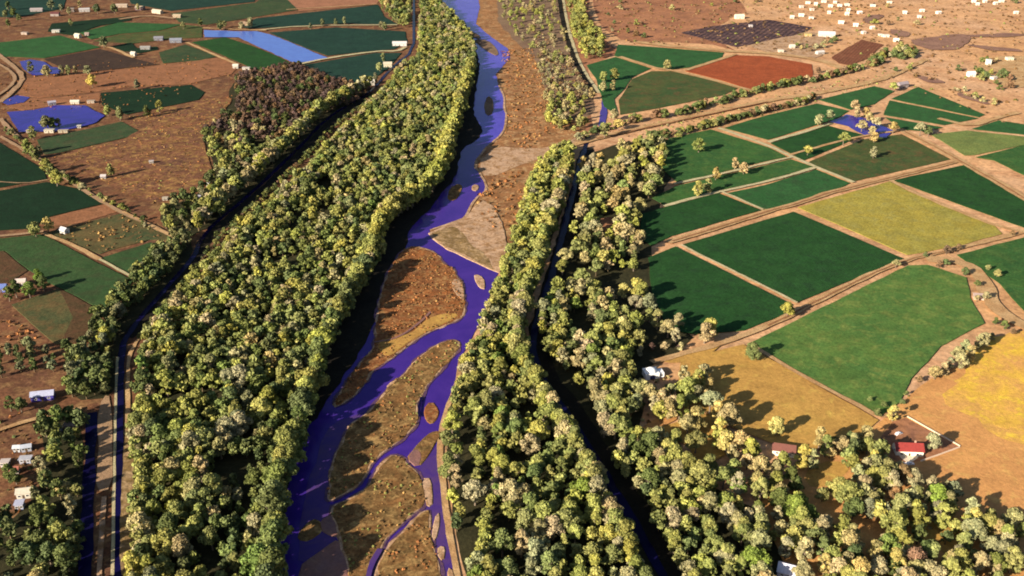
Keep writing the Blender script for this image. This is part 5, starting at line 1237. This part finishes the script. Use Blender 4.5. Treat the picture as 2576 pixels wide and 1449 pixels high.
# ------------------------------------------------------------------ dry tufts and low scrub that nobody could count
def tufts(name, patches, label, seed):
    r = np.random.default_rng(seed); rr = random.Random(seed)
    Vs, Ss, Ts = [], [], []
    for poly, dens, size, hues, z in patches:
        W = G(poly)
        x0, x1 = min(p[0] for p in W), max(p[0] for p in W); y0, y1 = min(p[1] for p in W), max(p[1] for p in W)
        for _ in range(int((x1 - x0) * (y1 - y0) * dens)):
            p = (rr.uniform(x0, x1), rr.uniform(y0, y1))
            nv = mnoise.noise(Vector((p[0] * .09, p[1] * .09, seed)))
            if nv < rr.uniform(-.5, .35) or not inside(p, W): continue
            s = size * rr.uniform(.5, 1.4); c = np.array(HUE[pick(rr, hues)]) * rr.uniform(.8, 1.2)
            n = 7
            d = r.normal(size=(n, 3)); d[:, 2] = np.abs(d[:, 2]) + .15; d /= np.linalg.norm(d, axis=1, keepdims=True)
            cpt = np.array([p[0], p[1], z]) + d * s * .5
            t = np.cross(d + r.normal(size=d.shape) * .4, r.normal(size=d.shape)); t /= np.linalg.norm(t, axis=1, keepdims=True)
            b = np.cross(d, t)
            q = np.stack([cpt - t * s * .4 - b * s * .4, cpt + t * s * .4 - b * s * .4, cpt + t * s * .3 + b * s * .45, cpt - t * s * .3 + b * s * .4], 1)
            Vs.append(q); Ss.append(r.uniform(.75, 1.2, n)); Ts.append(np.broadcast_to(c, (n, 3)))
    me = leaf_mesh(name, np.concatenate(Vs), np.concatenate(Ss), LEAFM, np.concatenate(Ts))
    return tag(obj(name, me), label, 'scrub', kind='stuff')
HUE['rust'] = (.29, .125, .05); HUE['dry gold'] = (.33, .20, .08); HUE['brown tuft'] = (.15, .085, .04)
RUST = [('rust', 4), ('dry gold', 1), ('brown tuft', 4)]
tufts('dry_reeds', [(I1, .16, .95, RUST, .7), (I2, .16, .9, [('dry gold', 2), ('brown tuft', 3), ('olive green', 2), ('rust', 1)], .7), (I5, .16, .9, [('brown tuft', 3), ('olive green', 3), ('dry gold', 1.5)], .7), (I6, .16, .9, RUST, .7),
                   ([(1260, 130), (1340, 120), (1375, 250), (1400, 320), (1330, 380), (1270, 350), (1275, 260)], .05, 1.7, RUST, .1), ([(1235, 440), (1320, 430), (1310, 540), (1290, 600), (1220, 560), (1195, 510)], .05, 2.0, RUST, .1),
                   ([(1340, 60), (1430, 150), (1490, 240), (1400, 300), (1360, 200)], .045, 1.9, [('brown tuft', 3), ('dusty tan', 3), ('olive green', 1)], .1)], 'rust brown reeds and dry grass on the sandbars and floodplain', 301)
tufts('low_scrub', [(SCRUB, .05, 1.4, [('brown tuft', 3), ('dry gold', 3), ('rust', 3), ('olive green', 1)], .1),
                   ([(207, 563), (307, 538), (440, 594), (280, 630), (253, 640), (130, 590)], .04, 1.6, [('brown tuft', 3), ('dry gold', 2)], .2),
                   ([(-20, 870), (30, 880), (140, 875), (120, 890), (0, 895)], .05, 1.6, [('brown tuft', 3), ('dusty tan', 2)], .1), ([(-20, 790), (30, 790), (110, 860), (0, 880)], .05, 1.5, [('brown tuft', 3), ('rust', 2)], .1),
                   ([(0, 1040), (110, 1030), (110, 1240), (0, 1330)], .05, 1.4, [('brown tuft', 3), ('rust', 2), ('dark green', 1)], .1),
                   ([(1600, 930), (1760, 960), (1800, 1100), (1740, 1160), (1610, 1080)], .04, 1.7, [('golden tan', 3), ('brown tuft', 3), ('dark green', 1)], .15),
                   ([(1480, -20), (2580, -20), (2580, 330), (2300, 230), (2100, 140), (1560, 110)], .006, 2.6, [('brown', 4), ('brown tuft', 3), ('olive green', 1)], .1),
                   ([(1450, 340), (1640, 310), (1932, 240), (2240, 180), (2230, 205), (1932, 290), (1640, 350)], .03, 1.6, [('brown', 3), ('dusty tan', 2), ('olive green', 2)], .1),
                   ([(-20, 180), (480, 140), (600, 200), (250, 290), (-20, 280)], .012, 1.6, [('brown tuft', 3), ('rust', 3)], .25),
                   ([(1840, 1150), (2260, 1130), (2580, 1440), (2150, 1500), (1930, 1290)], .02, 1.5, [('golden tan', 3), ('brown tuft', 2), ('olive green', 1)], .2)], 'low brown scrub and dry grass on the fallow land', 302)

# ================================================================== camera, sun, sky
cam = bpy.data.cameras.new('camera')
cam.sensor_width = 36.0; cam.lens = 18.0 / math.tan(HFOV / 2)
cam.clip_start = 1.0; cam.clip_end = 60000
co = bpy.data.objects.new('camera', cam); co.location = (0, 0, HCAM); co.rotation_euler = (math.pi / 2 - PITCH, 0, 0)
link(co); scene.camera = co

EL, AZ = R_(21.5), R_(40)      # low sun behind the camera's left shoulder; AZ = the way the shadows run
dirv = Vector((math.cos(EL) * math.cos(AZ), math.cos(EL) * math.sin(AZ), -math.sin(EL)))
sl = bpy.data.lights.new('sun', 'SUN'); sl.energy = 5.0; sl.angle = R_(.5); sl.color = (1.0, .88, .70)
so = bpy.data.objects.new('sun', sl); so.rotation_euler = dirv.to_track_quat('-Z', 'Y').to_euler(); so.location = (-400, -300, 600); link(so)
w = bpy.data.worlds.new('World'); scene.world = w; w.use_nodes = True
t = w.node_tree; t.nodes.clear()
sky = t.nodes.new('ShaderNodeTexSky'); sky.sky_type = 'NISHITA'; sky.sun_disc = False
sky.sun_elevation = EL; sky.sun_rotation = math.atan2(-dirv.x, -dirv.y)
sky.air_density = 1.0; sky.dust_density = 1.2; sky.ozone_density = 1.0
bg = t.nodes.new('ShaderNodeBackground'); bg.inputs[1].default_value = .05
ow = t.nodes.new('ShaderNodeOutputWorld')
t.links.new(sky.outputs[0], bg.inputs[0]); t.links.new(bg.outputs[0], ow.inputs[0])

scene.view_settings.view_transform = 'Standard'; scene.view_settings.look = 'None'
scene.view_settings.exposure = 1.25; scene.view_settings.gamma = 1.0
scene.render.film_transparent = False
cy = scene.cycles
cy.max_bounces = 4; cy.diffuse_bounces = 2; cy.glossy_bounces = 2; cy.transmission_bounces = 2
cy.filter_width = 1.9
